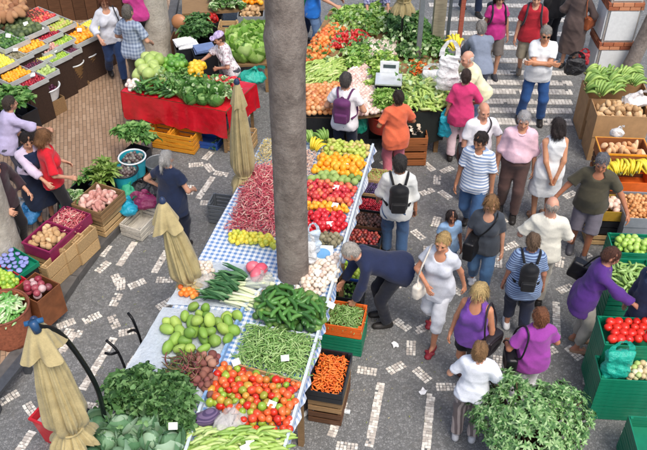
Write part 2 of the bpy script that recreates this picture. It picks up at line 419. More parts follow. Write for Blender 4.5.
    body.append(rc(NB-nd*.03, HC, .056*fb, .05*fb, .02))
    sc = lambda prs: [scale_prim(q, s) for q in prs]
    parts = [surf(sc(body), .0195*s)]
    # head in its own frame
    Hp = lambda x, y, z: HC+Rh@V3(x, y, z)
    hs = 1.0 if not fem else .96
    headp = [el(Hp(0, -.012, .028), (.074*hs, .094*hs, .092*hs), Rh, .02), el(Hp(0, .022, -.035), (.058*hs, .07*hs, .082*hs), Rh, .04), rc(Hp(0, .07, -.085), Hp(0, .055, -.09), .022, .022, .03),
             rc(Hp(0, .09, .012), Hp(0, .108, -.028), .009, .014, .012), rc(Hp(-.016, .092, -.032), Hp(.016, .092, -.032), .008, .008, .01),
             rc(Hp(-.045, .074, .028), Hp(.045, .074, .028), .012, .012, .02), rc(Hp(-.018, .086, -.062), Hp(.018, .086, -.062), .007, .007, .01),
             rc(Hp(0, -.02, -.05), NB, .05*fb, .053*fb, .03)]
    for sx in (-1, 1): headp += [el(Hp(sx*.076*hs, -.008, -.005), (.011, .02, .032), Rh, .008), el(Hp(sx*.04, .062, -.03), (.022, .02, .02), Rh, .03)]
    subs = [el(Hp(sx*.032, .097, .008), (.015, .016, .009), Rh) for sx in (-1, 1)]
    parts.append(surf(sc(headp), .0092*s, subs=sc(subs)))
    hand_ends = []
    for sx, (S_, e, wr) in zip((-1, 1), arms):
        fd = unit(wr-e); inward = V3(-sx, 0, 0)
        hd = unit(fd+V3(0, .25, -.2)); thd = V3(-sx*.25, 1, .35) if abs(fd[2]) > .6 else V3(-sx*.7, .2, .8)
        pr = hand_prims(wr, hd, inward+V3(0, 0, -.3), thd, 1.0*fb, curl)+[rc(e+(wr-e)*.8, wr+hd*.01, .0285*fb, .025*fb, .015)]
        parts.append(surf(sc(pr), .0075*s)); hand_ends.append((wr+hd*.09)*s)
    V, F = join_vf(parts)
    ob('body', mesh_np('body', V, F, M_skin(skin)), root)
    for sx in (-1, 1):
        MBf = MB(); MBf.add(*ball_vf(6, 5)); me = face_mesh('eye')
        o = ob('eye', me, root, Vector((HC+Rh@V3(sx*.032*hs, .086, .008))*s), Matrix(Rh.tolist()).to_euler(), (.0105*s, .008*s, .006*s))
        ob('eyebrow', face_mesh('brow', hair[1] if hair[0] != 'bald' else '7A7068'), root, Vector(Hp(sx*.034*hs, .087, .031)*s), Matrix(Rh.tolist()).to_euler(), (.015*s, .004*s, .0028*s))
    ob('mouth', face_mesh('mouth'), root, Vector(Hp(0, .0915, -.062)*s), Matrix(Rh.tolist()).to_euler(), (.021*s, .005*s, .0045*s))
    # hair
    hk, hc = hair; hp_, cuts_, subs_ = [], [], []
    nrm = Rh@unit(V3(0, .78, -.62))
    cap = hk.startswith('cap')
    if hk in ('short', 'bob', 'long', 'tail', 'cap', 'capf'):
        hp_.append(el(Hp(0, -.018, .034), (.086*hs, .103*hs, .100*hs), Rh, .02))
        hp_.append(el(Hp(0, -.05, -.02), (.078*hs, .066*hs, .085*hs), Rh, .03))
        if hk == 'bob': hp_ += [el(Hp(sx*.066, -.03, -.05), (.038, .062, .085), Rh, .03) for sx in (-1, 1)]+[el(Hp(0, -.07, -.06), (.085, .05, .09), Rh, .03), el(Hp(0, -.02, .07), (.088, .1, .075), Rh, .03)]
        if hk == 'long': hp_ += [rc(Hp(sx*.07, -.02, .0), Hp(sx*.085, -.01, -.2), .036, .03, .03) for sx in (-1, 1)]+[rc(Hp(0, -.08, -.02), Hp(0, -.1, -.22), .07, .06, .04)]
        if hk == 'tail': hp_ += [rc(Hp(0, -.105, .03), Hp(0, -.135, -.02), .035, .03, .01), rc(Hp(0, -.14, -.01), Hp(0, -.13, -.16), .03, .015, .01)]
        cuts_.append((Hp(0, .052, .02), nrm)); low = {'short': -.085, 'bob': -.135, 'long': -.3, 'tail': -.2, 'cap': -.08, 'capf': -.08}[hk]
        cuts_.append((Hp(0, 0, low), Rh@V3(0, 0, -1)))
        if hk in ('bob', 'long'): subs_.append(el(Hp(0, .105, -.05), (.062, .075, .1), Rh))
        else: subs_ += [el(Hp(sx*.09, .012, -.03), (.03, .036, .05), Rh) for sx in (-1, 1)]
    elif hk == 'bald':
        hp_.append(el(Hp(0, -.022, .008), (.084*hs, .094*hs, .07), Rh, .02)); cuts_ += [(Hp(0, .02, 0), Rh@V3(0, 1, 0)), (Hp(0, 0, .05), Rh@unit(V3(0, .5, 1)))]
    if hp_:
        r_ = np.random.default_rng(seed); a_, b_ = r_.uniform(0, 6, 2)
        am = .0032
        dsp = lambda g: (am*(np.sin(90*g[..., 0]+30*g[..., 2]+a_)+np.sin(80*g[..., 1]-40*g[..., 2]+b_)*.8+.8*np.sin(55*g[..., 2]+60*g[..., 0])+1.1*np.abs(np.sin(130*g[..., 0]+22*g[..., 2]+b_))+.9*np.abs(np.sin(125*g[..., 1]+25*g[..., 2]+a_)))).astype(np.float32)
        V, F = surf(sc(hp_), .0086*s, cuts=[(c*s, n) for c, n in cuts_], subs=sc(subs_), disp=dsp)
        ho = ob('hair', mesh_np('hair', V, F, M_hair(hc)), root)
        strands(V, HC*s, Rh, hc, ho, seed, {'long': .09, 'bob': .075, 'tail': .05}.get(hk, .035)*s, {'bald': 160, 'cap': 160}.get(hk, 700))
    if cap:
        cc = extra_get(extra, 'capcol', 'B9A8C8')
        V, F = surf(sc([el(Hp(0, -.015, .055), (.092, .108, .085), Rh, .01), rc(Hp(-.03, .12, .065), Hp(.03, .12, .065), .04, .04, .02)]), .0085*s, cuts=[(Hp(0, 0, .05)*s, Rh@V3(0, 0, -1)), ], subs=sc([el(Hp(0, .16, .12), (.1, .075, .055), Rh)]))
        ob('cap', mesh_np('cap', V, F, M_cloth(cc, 'floral', '8E7AA8', .02)), root)
    if 'glasses' in extra or 'sunglasses' in extra:
        g = MB(); dk = 'sunglasses' in extra
        for sx in (-1, 1):
            a = np.arange(13)*2*math.pi/12; pts = [Hp(sx*.033+.021*math.cos(q), .101, .009+.016*math.sin(q))*s for q in a]; g.tube(pts, .002*s, 5)
            g.tube([Hp(sx*.054, .098, .012)*s, Hp(sx*.079, .04, .014)*s, Hp(sx*.08, -.02, .008)*s], .002*s, 5)
            if dk: g.add([Hp(sx*.033+.021*math.cos(q), .101, .009+.016*math.sin(q))*s for q in a[:-1]], [tuple(range(12))])
        g.tube([Hp(-.012, .102, .012)*s, Hp(.012, .102, .012)*s], .002*s, 5)
        g.build('glasses', M_plastic('15130f', .2), root)
    # trousers, shorts, skirt
    bo = bottom or dict(kind='trousers', col='3A4A66')
    if bo.get('kind') in ('trousers', 'shorts'):
        ln = bo.get('len', 1.93 if bo['kind'] == 'trousers' else .92); of = bo.get('loose', .010); gp = [torso[0], torso[5], torso[6], el(T((0, .0, .03)), (.15*bm, .108*bm, .1), Rt, .05)]
        if belly: gp.append(el(T((0, .05, .04)), (.13+belly*.3, .09+belly*.7, .1), Rt, .06))
        flare = bo.get('flare', .012)
        for hp, k, a in zip(hips, knees, anks):
            if ln <= 1: e = hp+(k-hp)*ln; gp.append(rc(hp, e+unit(k-hp)*.03, .088*bm, .062+flare+.01, .05, [(e, unit(k-hp))]))
            else:
                f = ln-1; e = k+(a-k)*f; gp.append(rc(hp, k, .09*bm, .06+flare*.7, .05)); gp.append(rc(k, e+unit(a-k)*.03, .06+flare*.7, .045+flare, .03, [(e, unit(a-k))]))
        cuts = [(T((0, 0, bo.get('waist', .10)))+(V3(0, .06, .04) if lean > 40 else 0), sp if lean <= 40 else unit(sp*.35+V3(0, 0, 1)))]
        V, F = surf([scale_prim(q, s) for q in gp], .0165*s, off=of*s, cuts=[(c*s, n) for c, n in cuts], disp=fold_disp(seed+1, .0062))
        tro = ob(bo['kind'], mesh_np(bo['kind'], V, F, bo.get('mat') or M_cloth(bo['col'], bo.get('pattern'), bo.get('col2'), bo.get('period', .05))), root)
        if bo.get('belt'):
            bl = [el(T((0, .0, .085)), (.163*bm, .124*bm, .10), Rt, .02)]
            V, F = surf(sc(bl), .01*s, cuts=[(T((0, 0, .10))*s, sp), (T((0, 0, .065))*s, -sp)]); ob('belt', mesh_np('belt', V, F, M_plain('2b2019', .5)), tro)
    elif bo.get('kind') == 'skirt':
        z1 = bo.get('hem', .5); e = V3(Pc[0], Pc[1]*.3, z1)
        gp = [torso[0], torso[5], torso[6]]+[rc(T((sx*.05, 0, .02)), e+V3(sx*.09, dy, -.05), .12*bm, .13, .08, [(e, V3(0, 0, -1))]) for sx in (-1, 1) for dy in (-.03, .05)]
        V, F = surf(sc(gp), .0165*s, off=.012*s, cuts=[(T((0, 0, .10))*s, sp), (e*s, V3(0, 0, -1))], disp=fold_disp(seed+2, .009))
        ob('skirt', mesh_np('skirt', V, F, M_cloth(bo['col'], bo.get('pattern'), bo.get('col2'), bo.get('period', .05))), root)
    # shirt, blouse, dress
    tp = top or dict(col='AAAAAA'); of = tp.get('loose', .016); gp = list(torso); sl = tp.get('sleeve', .75); hem = tp.get('hem', -.13)
    for (S_, e, wr) in arms:
        fl = tp.get('flare', .016)
        if sl <= 0: continue
        if sl <= 1: q = S_+(e-S_)*sl; gp.append(rc(S_, q+unit(e-S_)*.03, .043*fb, .042+fl*.7, .03, [(q, unit(e-S_))]))
        else: q = e+(wr-e)*(sl-1); gp += [rc(S_, e, .043*fb, .04+fl*.4, .03), rc(e, q+unit(wr-e)*.03, .042+fl*.4, .03+fl*.6, .03, [(q, unit(wr-e))])]
    cuts = [(NB+nd*.035, nd)]
    if sl <= 0: subsx = [el(sh+rx*sx*(hw+.035)+sp*.03, (.075, .11, .13), Rt) for sx in (-1, 1)]
    else: subsx = []
    subsx.append(rc(NB+nd*.0, HC, .066*fb, .07*fb)); subsx.append(el(T((0, .075, .5)), (.055, .07, .045), Rt))
    if tp.get('neck'): subsx.append(el(T((0, .10, .47)), (.075, .12, tp['neck']), Rt))
    if tp.get('open'): subsx.append(bx(T((0, .2, .2)), (.035, .16, .5), Rt))
    if tp.get('dress'):
        e = V3(Pc[0], Pc[1]*.3, tp['dress']); gp += [rc(T((sx*.05, 0, .02)), e+V3(sx*.08, dy, -.05), .115*bm, .125, .08, [(e, V3(0, 0, -1))]) for sx in (-1, 1) for dy in (-.03, .04)]; cuts.append((e, V3(0, 0, -1)))
    else:
        gp += [rc(T((sx*.06, -.005, .05)), T((sx*.07, 0, hem-.06)), .116*bm, .134*bm, .07) for sx in (-1, 1)]; cuts.append((T((0, 0, hem)), -sp))
    V, F = surf(sc(gp), .0165*s, off=of*s, cuts=[(c*s, n) for c, n in cuts], subs=sc(subsx), disp=fold_disp(seed+3, tp.get('folds', .0082)))
    gname = tp.get('name', 'dress' if tp.get('dress') else 'shirt')
    gob = ob(gname, mesh_np(gname, V, F, M_cloth(tp['col'], tp.get('pattern'), tp.get('col2'), tp.get('period', .05))), root)
    if tp.get('collar'):
        pts = [T((.068*math.sin(a), .01+.072*math.cos(a)*.9+.02, .485-.03*max(0, math.cos(a)))) for a in np.linspace(-2.9, 2.9, 14)]
        m_ = MB(); m_.tube([q*s for q in pts], .016*s, 6); o = m_.build('collar', M_cloth(tp['col']), gob, True)
    if tp.get('vest'):
        V, F = surf(sc(torso), .0165*s, off=.03*s, cuts=[(T((0, 0, .47))*s, sp), (T((0, 0, -.22))*s, -sp)], subs=sc([el(sh+rx*sx*(hw+.03), (.08, .12, .12), Rt) for sx in (-1, 1)]), disp=fold_disp(seed+5, .005))
        ob('vest', mesh_np('vest', V, F, M_cloth(tp['vest'])), root)
    # shoes
    for (a, (fx, fy)) in zip(anks, st):
        z0 = a[2]-.085; c0 = a+V3(0, -.04, -.045); c1 = a+V3(0, .15, -.058)
        if shoes[0] == 'shoe':
            V, F = surf(sc([rc(c0, c1, .047, .036, .03), rc(a+V3(0, -.02, 0), a+V3(0, .03, -.04), .042, .045, .03), el(a+V3(0, .1, -.06), (.045, .08, .03), I3, .03)]), .014*s, cuts=[(V3(0, 0, z0+.002)*s, V3(0, 0, -1)), (a*s+V3(0, 0, .015*s), V3(0, 0, 1))])
        else:
            V, F = surf(sc([rc(c0+V3(0, 0, -.035), c1+V3(0, 0.01, -.022), .042, .044, .02), rc(a+V3(-.05, .1, -.05), a+V3(.05, .1, -.05), .02, .02, .01)]), .014*s, cuts=[(V3(0, 0, z0+.001)*s, V3(0, 0, -1)), (V3(0, 0, z0+.05)*s, V3(0, 0, 1))])
        ob('shoe' if shoes[0] == 'shoe' else 'sandal', mesh_np('shoe', V, F, M_plain(shoes[1], .5)), root)
    if 'watch' in extra:
        S_, e, wr = arms[0]; m_ = MB(); q = wr-unit(wr-e)*.02; m_.tube([(q-unit(wr-e)*.014)*s, (q+unit(wr-e)*.014)*s], .034*s, 10); m_.build('wristwatch', M_plain('202020', .35), root, True)
    info = dict(root=root, s=s, Pc=Pc, sp=sp, rx=rx, fw=fw, T=T, SL=SL, SR=SR, hands=hand_ends, loc=loc, th=th, hw=hw, HC=HC)
    return info
def strands(V, C, Rh, col, parent, seed, L, n):
    "loose locks lying on the hair: thin tapering ribbons that break up its outline"
    r = np.random.default_rng(seed+77); idx = r.integers(0, len(V), n); out = []; F = []; crown = C+Rh@V3(0, -.03, .1)
    for i, k in enumerate(idx):
        p = V[k]; nr = unit(p-C); away = unit(p-crown+r.normal(0, .012, 3)); d = unit(away-nr*(away@nr)*.9+V3(0, 0, -.35)+r.normal(0, .13, 3)); l = L*r.uniform(.5, 1.2); sd_ = unit(np.cross(d, nr))*.0028*r.uniform(.6, 1.6); b = len(out); q = p+nr*.001
        for j in range(4):
            t = j/3; c = q+d*l*t+nr*(.006*math.sin(t*2.9)*r.uniform(.2, 1.2))+V3(0, 0, -.25*l*t*t); w_ = 1-t*.85; out += [c-sd_*w_, c+sd_*w_]
        F += [(b+2*j, b+2*j+1, b+2*j+3, b+2*j+2) for j in range(3)]
    o = ob('hair_locks', mesh_np('hair_locks', np.array(out), F, M_hair(col)), parent)
def extra_get(extra, key, dflt):
    for e in extra:
        if isinstance(e, tuple) and e[0] == key: return e[1]
    return dflt
def scale_prim(q, s):
    if q[0] == 'rc': return ('rc', q[1]*s, q[2]*s, q[3]*s, q[4]*s, q[5]*s, [(c*s, n) for c, n in q[6]])
    if q[0] == 'el': return ('el', q[1]*s, q[2]*s, q[3], q[4]*s)
    return ('bx', q[1]*s, q[2]*s, q[3], q[4]*s, q[5]*s)
def ball_vf(seg=10, rings=7):
    V = [(0, 0, -1)]; F = []
    for i in range(1, rings):
        a = -math.pi/2+math.pi*i/rings
        for j in range(seg):
            b = 2*math.pi*j/seg; V.append((math.cos(a)*math.cos(b), math.cos(a)*math.sin(b), math.sin(a)))
    V.append((0, 0, 1)); t = len(V)-1
    for j in range(seg): F.append((0, 1+(j+1) % seg, 1+j)); F.append((t, t-seg+j, t-seg+(j+1) % seg))
    for i in range(rings-2):
        for j in range(seg):
            a = 1+i*seg+j; b = 1+i*seg+(j+1) % seg; F.append((a, b, b+seg, a+seg))
    return np.array(V), F
_fm = {}
def face_mesh(kind, col='3a2c22'):
    key = (kind, col)
    if key not in _fm:
        V, F = ball_vf(8, 5); c = {'eye': '241a14', 'brow': col, 'mouth': '9A5148'}[kind]
        _fm[key] = mesh_np(kind, V, F, M_plain(c, .4))
    return _fm[key]
# bags worn or carried by people: things of their own, standing in the person's frame
def worn(I, name, label, cat):
    return thing(name, label, cat, I['loc'], I['th'])
def strap_mesh(I, pts, w, mat, root, name='strap'):
    s = I['s']; m = MB(); m.tube([I['T'](q)*s for q in smooth_path(pts, 5)], w*s, 6); return m.build(name, mat, root, True)
def backpack(I, label, col, front=True, col2=None, size=1.0, shift=0.0):
    s = I['s']; T = I['T']; r = worn(I, 'backpack', label, 'backpack'); Rt = np.stack([I['rx'], I['fw'], I['sp']], 1); z = size
    m = M_cloth(col, rough=.6)
    V, F = surf([scale_prim(q, s) for q in [bx(T((shift, -.21, .25)), (.14*z, .075*z, .2*z), Rt, .055, .03), el(T((shift, -.22, .4)), (.13*z, .085, .07), Rt, .04)]], .013*s, disp=fold_disp(5, .003)); pb_ = ob('pack_body', mesh_np('pack_body', V, F, m), r)
    V, F = surf([scale_prim(q, s) for q in [bx(T((shift, -.29, .17)), (.11*z, .03, .09*z), Rt, .025, .02)]], .013*s); ob('pocket', mesh_np('pocket', V, F, M_cloth(col2 or col, rough=.55)), pb_)
    hd = MB(); hd.tube([T(q)*s for q in smooth_path([(shift-.04, -.19, .44), (shift, -.2, .49), (shift+.04, -.19, .44)], 4)], .009*s, 6); hd.build('carry_loop', m, pb_, True)
    for sx in (-1, 1):
        x = sx*.105
        strap_mesh(I, [(x*.7, -.15, .43), (x, -.06, .515), (x*1.1, .06, .485), (x*1.2, .135, .36), (x*1.45, .12, .22), (x*1.75, .0, .12), (x*1.3, -.14, .1)], .017, m, r)
    return r
def shoulder_bag(I, label, col, sx=1, cross=False, z=-.05, size=(.15, .06, .12), y=.02, strap=True, out=.235):
    s = I['s']; T = I['T']; r = worn(I, 'shoulder_bag', label, 'bag'); Rt = np.stack([I['rx'], I['fw'], I['sp']], 1); m = M_plain(col, .4, .12, 14)
    c = (sx*out, y, z); Rb = Rt@rotz(math.pi/2*.85)
    V, F = surf([scale_prim(q, s) for q in [bx(T(c), size, Rb, .03, .03), el(T((c[0], c[1], c[2]-size[2]*.3)), (size[0]*.95, size[1]*1.3, size[2]*.7), Rb, .03)]], .012*s, disp=fold_disp(9, .003)); bd = ob('bag_body', mesh_np('bag_body', V, F, m), r)
    V, F = surf([scale_prim(q, s) for q in [bx(T((c[0]+sx*size[1]*.6, c[1], c[2]+size[2]*.3)), (size[0]*.9, size[1]*.6, size[2]*.55), Rb, .02, .02)]], .012*s); ob('flap', mesh_np('flap', V, F, M_plain(col, .35, .1, 10)), bd)
    if strap:
        x = -sx*.1 if cross else sx*.14
        yy = .12 if cross else .07
        top = .51 if cross else .515
        strap_mesh(I, [(c[0], c[1]+.1, c[2]+size[2]), (sx*.15 if cross else sx*.2, .15, .1), (0 if cross else sx*.17, .16, .3), (x, yy, .47), (x, -.02, top), (x, -.1, .44), (sx*.06 if cross else sx*.2, -.15, .2), (c[0], c[1]-.1, c[2]+size[2])], .011, m, r)
    return r
def crumple(seed, amp):
    r = np.random.default_rng(seed); a = r.uniform(0, 6, 8)
    def f(g):
        x, y, z = g[..., 0], g[..., 1], g[..., 2]; w1 = 2*np.sin(11*x+a[0])+1.8*np.sin(13*z+a[1]); w2 = 2*np.sin(12*y+a[2])+1.7*np.sin(10*z+a[3]); rd = lambda t: (1-np.abs(np.sin(t)))**1.6
        return (amp*(1.2-1.3*rd(15*x+9*y+w1)-1.2*rd(14*y-12*z+w2)-1.0*rd(18*z+11*x+w2+a[4])-.8*rd(22*x-20*y+w1+a[5]))).astype(np.float32)
    return f
def carrier_bag(loc, label, col, h=.34, w=.24, alpha=.9, rz=0., name='plastic_bag', hang=False, fill=1.0):
    "thin plastic carrier: slumped on what it rests on, or hanging with its handles drawn up"
    r = thing(name, label, 'plastic bag', loc, rz); sd_ = int(abs(loc[0]*100)+abs(loc[1]*37)) % 97; mat = M_film(col, alpha)
    if hang:
        pr = [bx((0, 0, h*.36), (w*.5, w*.2*fill, h*.36), I3, w*.17, .04), el((0, 0, h*.2), (w*.5, w*.27*fill, h*.2), I3, .05)]; ct = [(V3(0, 0, h*.74), V3(0, 0, 1))]
    else:
        pr = [el((0, 0, h*.24), (w*.52, w*.4, h*.26), I3, .05), el((w*.2, .03, h*.18), (w*.36, w*.32, h*.2), I3, .05), el((-w*.16, -.02, h*.34), (w*.3, w*.24, h*.24), I3, .05), rc((w*.05, 0, h*.4), (w*.16, .02, h*.66), w*.24, w*.1, .05)]; ct = [(V3(0, 0, 0), V3(0, 0, -1))]
    V, F = surf(pr, .015, disp=crumple(sd_, .011), cuts=ct); ob('bag_body', mesh_np('bag_body', V, F, mat), r)
    for sx in (-1, 1):
        if hang: pts = [(sx*w*.36, 0, h*.68), (sx*w*.33, 0, h*.82), (sx*w*.16, 0, h*.95), (0, 0, h)]
        else: pts = [(w*.12, .01*sx, h*.6), (w*.2+sx*w*.08, sx*w*.1, h*.74), (w*.2+sx*w*.26, sx*w*.2, h*.66), (w*.16+sx*w*.34, sx*w*.26, h*.5)]
        q = smooth_path(pts, 4); n_ = len(q); hw_ = np.linspace(.035, .016, n_)*(w/.28); out = []
        for i in range(n_):
            d = unit(q[min(i+1, n_-1)]-q[max(i-1, 0)]); nn = unit(np.cross(d, V3(0, 1, .15) if hang else V3(-sx*.5, .7, .5))); out += [q[i]-nn*hw_[i]+V3(0, .006*math.sin(i*1.7), 0), q[i]+V3(0, .008*math.cos(i*1.1), .006), q[i]+nn*hw_[i]-V3(0, .006*math.sin(i*1.3), 0)]
        ob('handle', mesh_np('handle', np.array(out), [(3*i+k, 3*i+k+1, 3*i+k+4, 3*i+k+3) for i in range(n_-1) for k in (0, 1)], mat), r)
    return r
# ---------------------------------------------------------------- setting: ground, terrace, kerb, paving bands
def m_cobble():
    t = NT('dark_cobbles'); co = t.obj(); v = t.n('TexVoronoi'); v.inputs['Scale'].default_value = 36; t.l(co, v.inputs['Vector'])
    v2 = t.n('TexVoronoi', feature='DISTANCE_TO_EDGE'); v2.inputs['Scale'].default_value = 36; t.l(co, v2.inputs['Vector'])
    sx = t.n('SeparateColor'); t.l(v.outputs['Color'], sx.inputs[0])
    stone = t.ramp(sx.outputs[0], [(0, srgb('70716F')), (.5, srgb('828382')), (1, srgb('979896'))])
    big = t.noise(co, 1.3, 5, .65); stone = t.mix(.55, stone, t.ramp(big, [(.3, (.55, .54, .53)), (.7, (.95, .95, .96))]), 'MULTIPLY')
    edge = t.ramp(v2.outputs['Distance'], [(.02, (1, 1, 1)), (.10, (0, 0, 0))]); col = t.mix(edge, stone, srgb('696A69'))
    dirt = t.ramp(t.noise(co, 4.5, 6, .75), [(.56, (0, 0, 0)), (.72, (1, 1, 1))]); col = t.mix(t.math('MULTIPLY', dirt, .35), col, srgb('8A8378'))
    t.bump(t.math('MINIMUM', v2.outputs['Distance'], .16), .8, .03)
    return t.out(col, .62, .35)
def m_brick_floor():
    t = NT('brick_paving'); co = t.obj(); mp = t.n('Mapping'); mp.inputs['Rotation'].default_value = (0, 0, math.radians(76)); t.l(co, mp.inputs[0])
    b = t.n('TexBrick'); b.inputs['Scale'].default_value = 1.0; b.inputs['Brick Width'].default_value = .2; b.inputs['Row Height'].default_value = .062; b.inputs['Mortar Size'].default_value = .006
    b.inputs['Color1'].default_value = (*srgb('A0846A'), 1); b.inputs['Color2'].default_value = (*srgb('B59A80'), 1); b.inputs['Mortar'].default_value = (*srgb('7A6856'), 1)
    t.l(mp.outputs[0], b.inputs['Vector']); n = t.noise(co, 2, 5, .7)
    col = t.mix(.6, b.outputs[0], t.ramp(n, [(.3, (.55, .5, .46)), (.7, (1, 1, 1))]), 'MULTIPLY')
    t.bump(t.math('SUBTRACT', 1.0, b.outputs['Fac']), .5, .01); return t.out(col, .65, .3)
g = MB(); g.add([(-60, -40, 0), (60, -40, 0), (60, 80, 0), (-60, 80, 0)], [(0, 1, 2, 3)]); tag(g.build('ground', m_cobble()), kind='structure'); GROUND = bpy.data.objects['ground']
KERB = [(-60, 470), (-6, 397), (45, 330), (90, 262), (135, 213), (150, 150), (158, 110), (166, 60), (176, 10), (182, -25)]
kp = [np.array(P(*q)) for q in KERB]; kp = [kp[0]+(kp[0]-kp[1])*3]+kp+[kp[-1]+(kp[-1]-kp[-2])*4]
TER = .12
far = [q+V3(-14, 0, 0) for q in kp]
g = MB()
for i in range(len(kp)-1):
    g.add([far[i]+V3(0, 0, TER), kp[i]+V3(-.1, 0, TER), kp[i+1]+V3(-.1, 0, TER), far[i+1]+V3(0, 0, TER)], [(0, 1, 2, 3)])
tag(g.build('brick_terrace', m_brick_floor()), kind='structure')
kerb = tag(ob('kerb', None), kind='structure') if False else None
kr = bpy.data.objects.new('kerb', None); link(kr); tag(kr, kind='structure')
mk = M_plain('5C5A58', .6, .25, 9)
cum = [0.]
for i in range(len(kp)-1): cum.append(cum[-1]+np.linalg.norm(kp[i+1]-kp[i]))
def kpt(d):
    for i in range(len(kp)-1):
        if d <= cum[i+1]: return kp[i]+(kp[i+1]-kp[i])*((d-cum[i])/(cum[i+1]-cum[i]))
    return kp[-1]
d = 0
while d < cum[-1]-.6:
    a, b = kpt(d+.006), kpt(d+.594); m = MB(); m.beam(a+V3(-.04, 0, TER/2-.02), b+V3(-.04, 0, TER/2-.02), .17, TER+.05+random.uniform(-.004, .004)); m.build('kerb_stone', mk, kr); d += .6
# white stone dashes laid in the paving; each a strip of small setts
ms = M_fruit(('BAB2A8', 'D6CFC4', 'E8E3D8'), 'attr', .7, .3, 0, None, 60, .4)
BARS = [(213, 177, 198, 199), (135, 242, 119, 266), (167, 251, 154, 273), (114, 338, 82, 390), (143, 348, 112, 392), (74, 334, 60, 354), (33, 431, 17, 454), (381, 383, 369, 447), (431, 394, 425, 460), (344, 402, 331, 437), (556, 302, 557, 338), (160, 131, 156, 144), (176, 136, 171, 148), (592, 222, 592, 238), (300, 455, 296, 475)]
DASH = [(208, 156, 45), (209, 168, -50), (196, 165, 5), (221, 174, -10), (208, 203, 0), (190, 190, 80), (151, 231, 30), (137, 284, 22), (165, 280, 0), (121, 284, 90), (165, 304, 30), (128, 332, 10), (117, 280, -65), (116, 300, 62), (92, 318, 24), (114, 322, -65), (63, 291, 50), (103, 267, 40), (105, 251, 55), (66, 324, 20), (73, 333, -10), (92, 407, -10), (9, 398, 30), (31, 410, -55), (4, 352, 40),
        (429, 167, -40), (447, 170, 22), (437, 180, 85), (409, 161, 0), (387, 162, 20), (427, 192, 20), (445, 195, -35), (418, 235, -40), (427, 252, 85), (415, 267, 20), (498, 262, 88), (402, 325, -35), (423, 328, 25), (411, 348, 88), (367, 371, -8), (396, 368, 28), (422, 375, -42), (446, 387, 0), (497, 363, 85), (347, 447, -8), (510, 246, 20), (584, 257, 28), (565, 289, 22), (574, 353, -42), (588, 378, 85), (607, 410, -30), (635, 426, 25), (625, 441, 80), (570, 195, 25),
        (500, 222, 20), (470, 330, 10), (455, 290, -30), (240, 152, 60), (245, 118, 50), (560, 262, 80), (548, 352, 20), (618, 290, 10), (400, 282, 60), (436, 222, 70), (52, 400, 20), (180, 222, 30), (178, 300, 70)]
def strip(a, b, wdt):
    a, b = np.array(a), np.array(b); dv = b-a; L = np.linalg.norm(dv); dv /= L; n_ = np.array([-dv[1], dv[0], 0]); m = MB(); q = .036; nl = max(2, int(L/q)); nw = max(2, int(round(wdt/q)))
    for i in range(nl):
        for j in range(nw):
            if random.random() < .03: continue
            c = a+dv*(i+.5)*L/nl+n_*((j+.5)/nw-.5)*wdt+V3(random.uniform(-.003, .003), random.uniform(-.003, .003), .001)
            an = math.atan2(dv[1], dv[0])+random.uniform(-.12, .12); m.box(c, (q*random.uniform(.82, .96), q*random.uniform(.82, .96), .012+random.uniform(0, .003)), rotz(an), random.random())
    m.build('paving_strip', ms, GROUND, False, True)
for x1, y1, x2, y2 in BARS: strip(P(x1, y1), P(x2, y2), .095)
for x, y, a in DASH:
    c = np.array(P(x, y)); e = np.array(P(x+6*math.cos(math.radians(a)), y-6*math.sin(math.radians(a)))); dv = unit(e-c); L = .24
    strip(c-dv*L/2, c+dv*L/2, .12)
# wide pale bands across the walk at the far right, one sett course after another
mband = M_fruit(('B8B3AB', 'C9C4BC', 'D8D3CA'), 'attr', .7, .3, 0, None, 30, .3)
for y, wd in ((121, .2), (110, .17), (101, .17), (91, .18), (82, .17), (72, .17), (60, .18), (47, .18), (33, .18), (19, .18), (5, .18), (-9, .18)):
    a, b = np.array(P(452-(121-y)*.2, y)), np.array(P(572, y+1.5)); m = MB(); n = int(np.linalg.norm(b-a)/.06)
    for i in range(n):
        for j in range(3):
            if random.random() < .03: continue
            c = a+(b-a)*(i+.5)/n; m.box(c+V3(0, (j-1)*wd/3, .003), (.058*random.uniform(.9, 1), wd/3*.95, .014+random.uniform(0, .003)), rotz(random.uniform(-.03, .03)), random.random())
    m.build('paving_band', mband, GROUND, False, True)
# litter on the ground
ml = M_plain('E9E9EA', .7, .05)
for x, y, a, sx_, sy_ in ((395, 345, .3, .07, .09), (423, 392, .9, .09, .07), (491, 231, .4, .1, .08)):
    V = np.array([((i-2)*sx_/4, (j-2)*sy_/4, .012+.014*math.sin(i*1.7+j*1.3+x)) for i in range(5) for j in range(5)]); F = [(i*5+j, i*5+5+j, i*5+6+j, i*5+1+j) for i in range(4) for j in range(4)]
    o = ob('paper_scrap', mesh_np('paper_scrap', V, F, ml), None, P(x, y, .006), (0, 0, a)); tag(o, 'crumpled white paper scrap lying on the dark cobbles', 'litter', 'paper scraps on the ground')
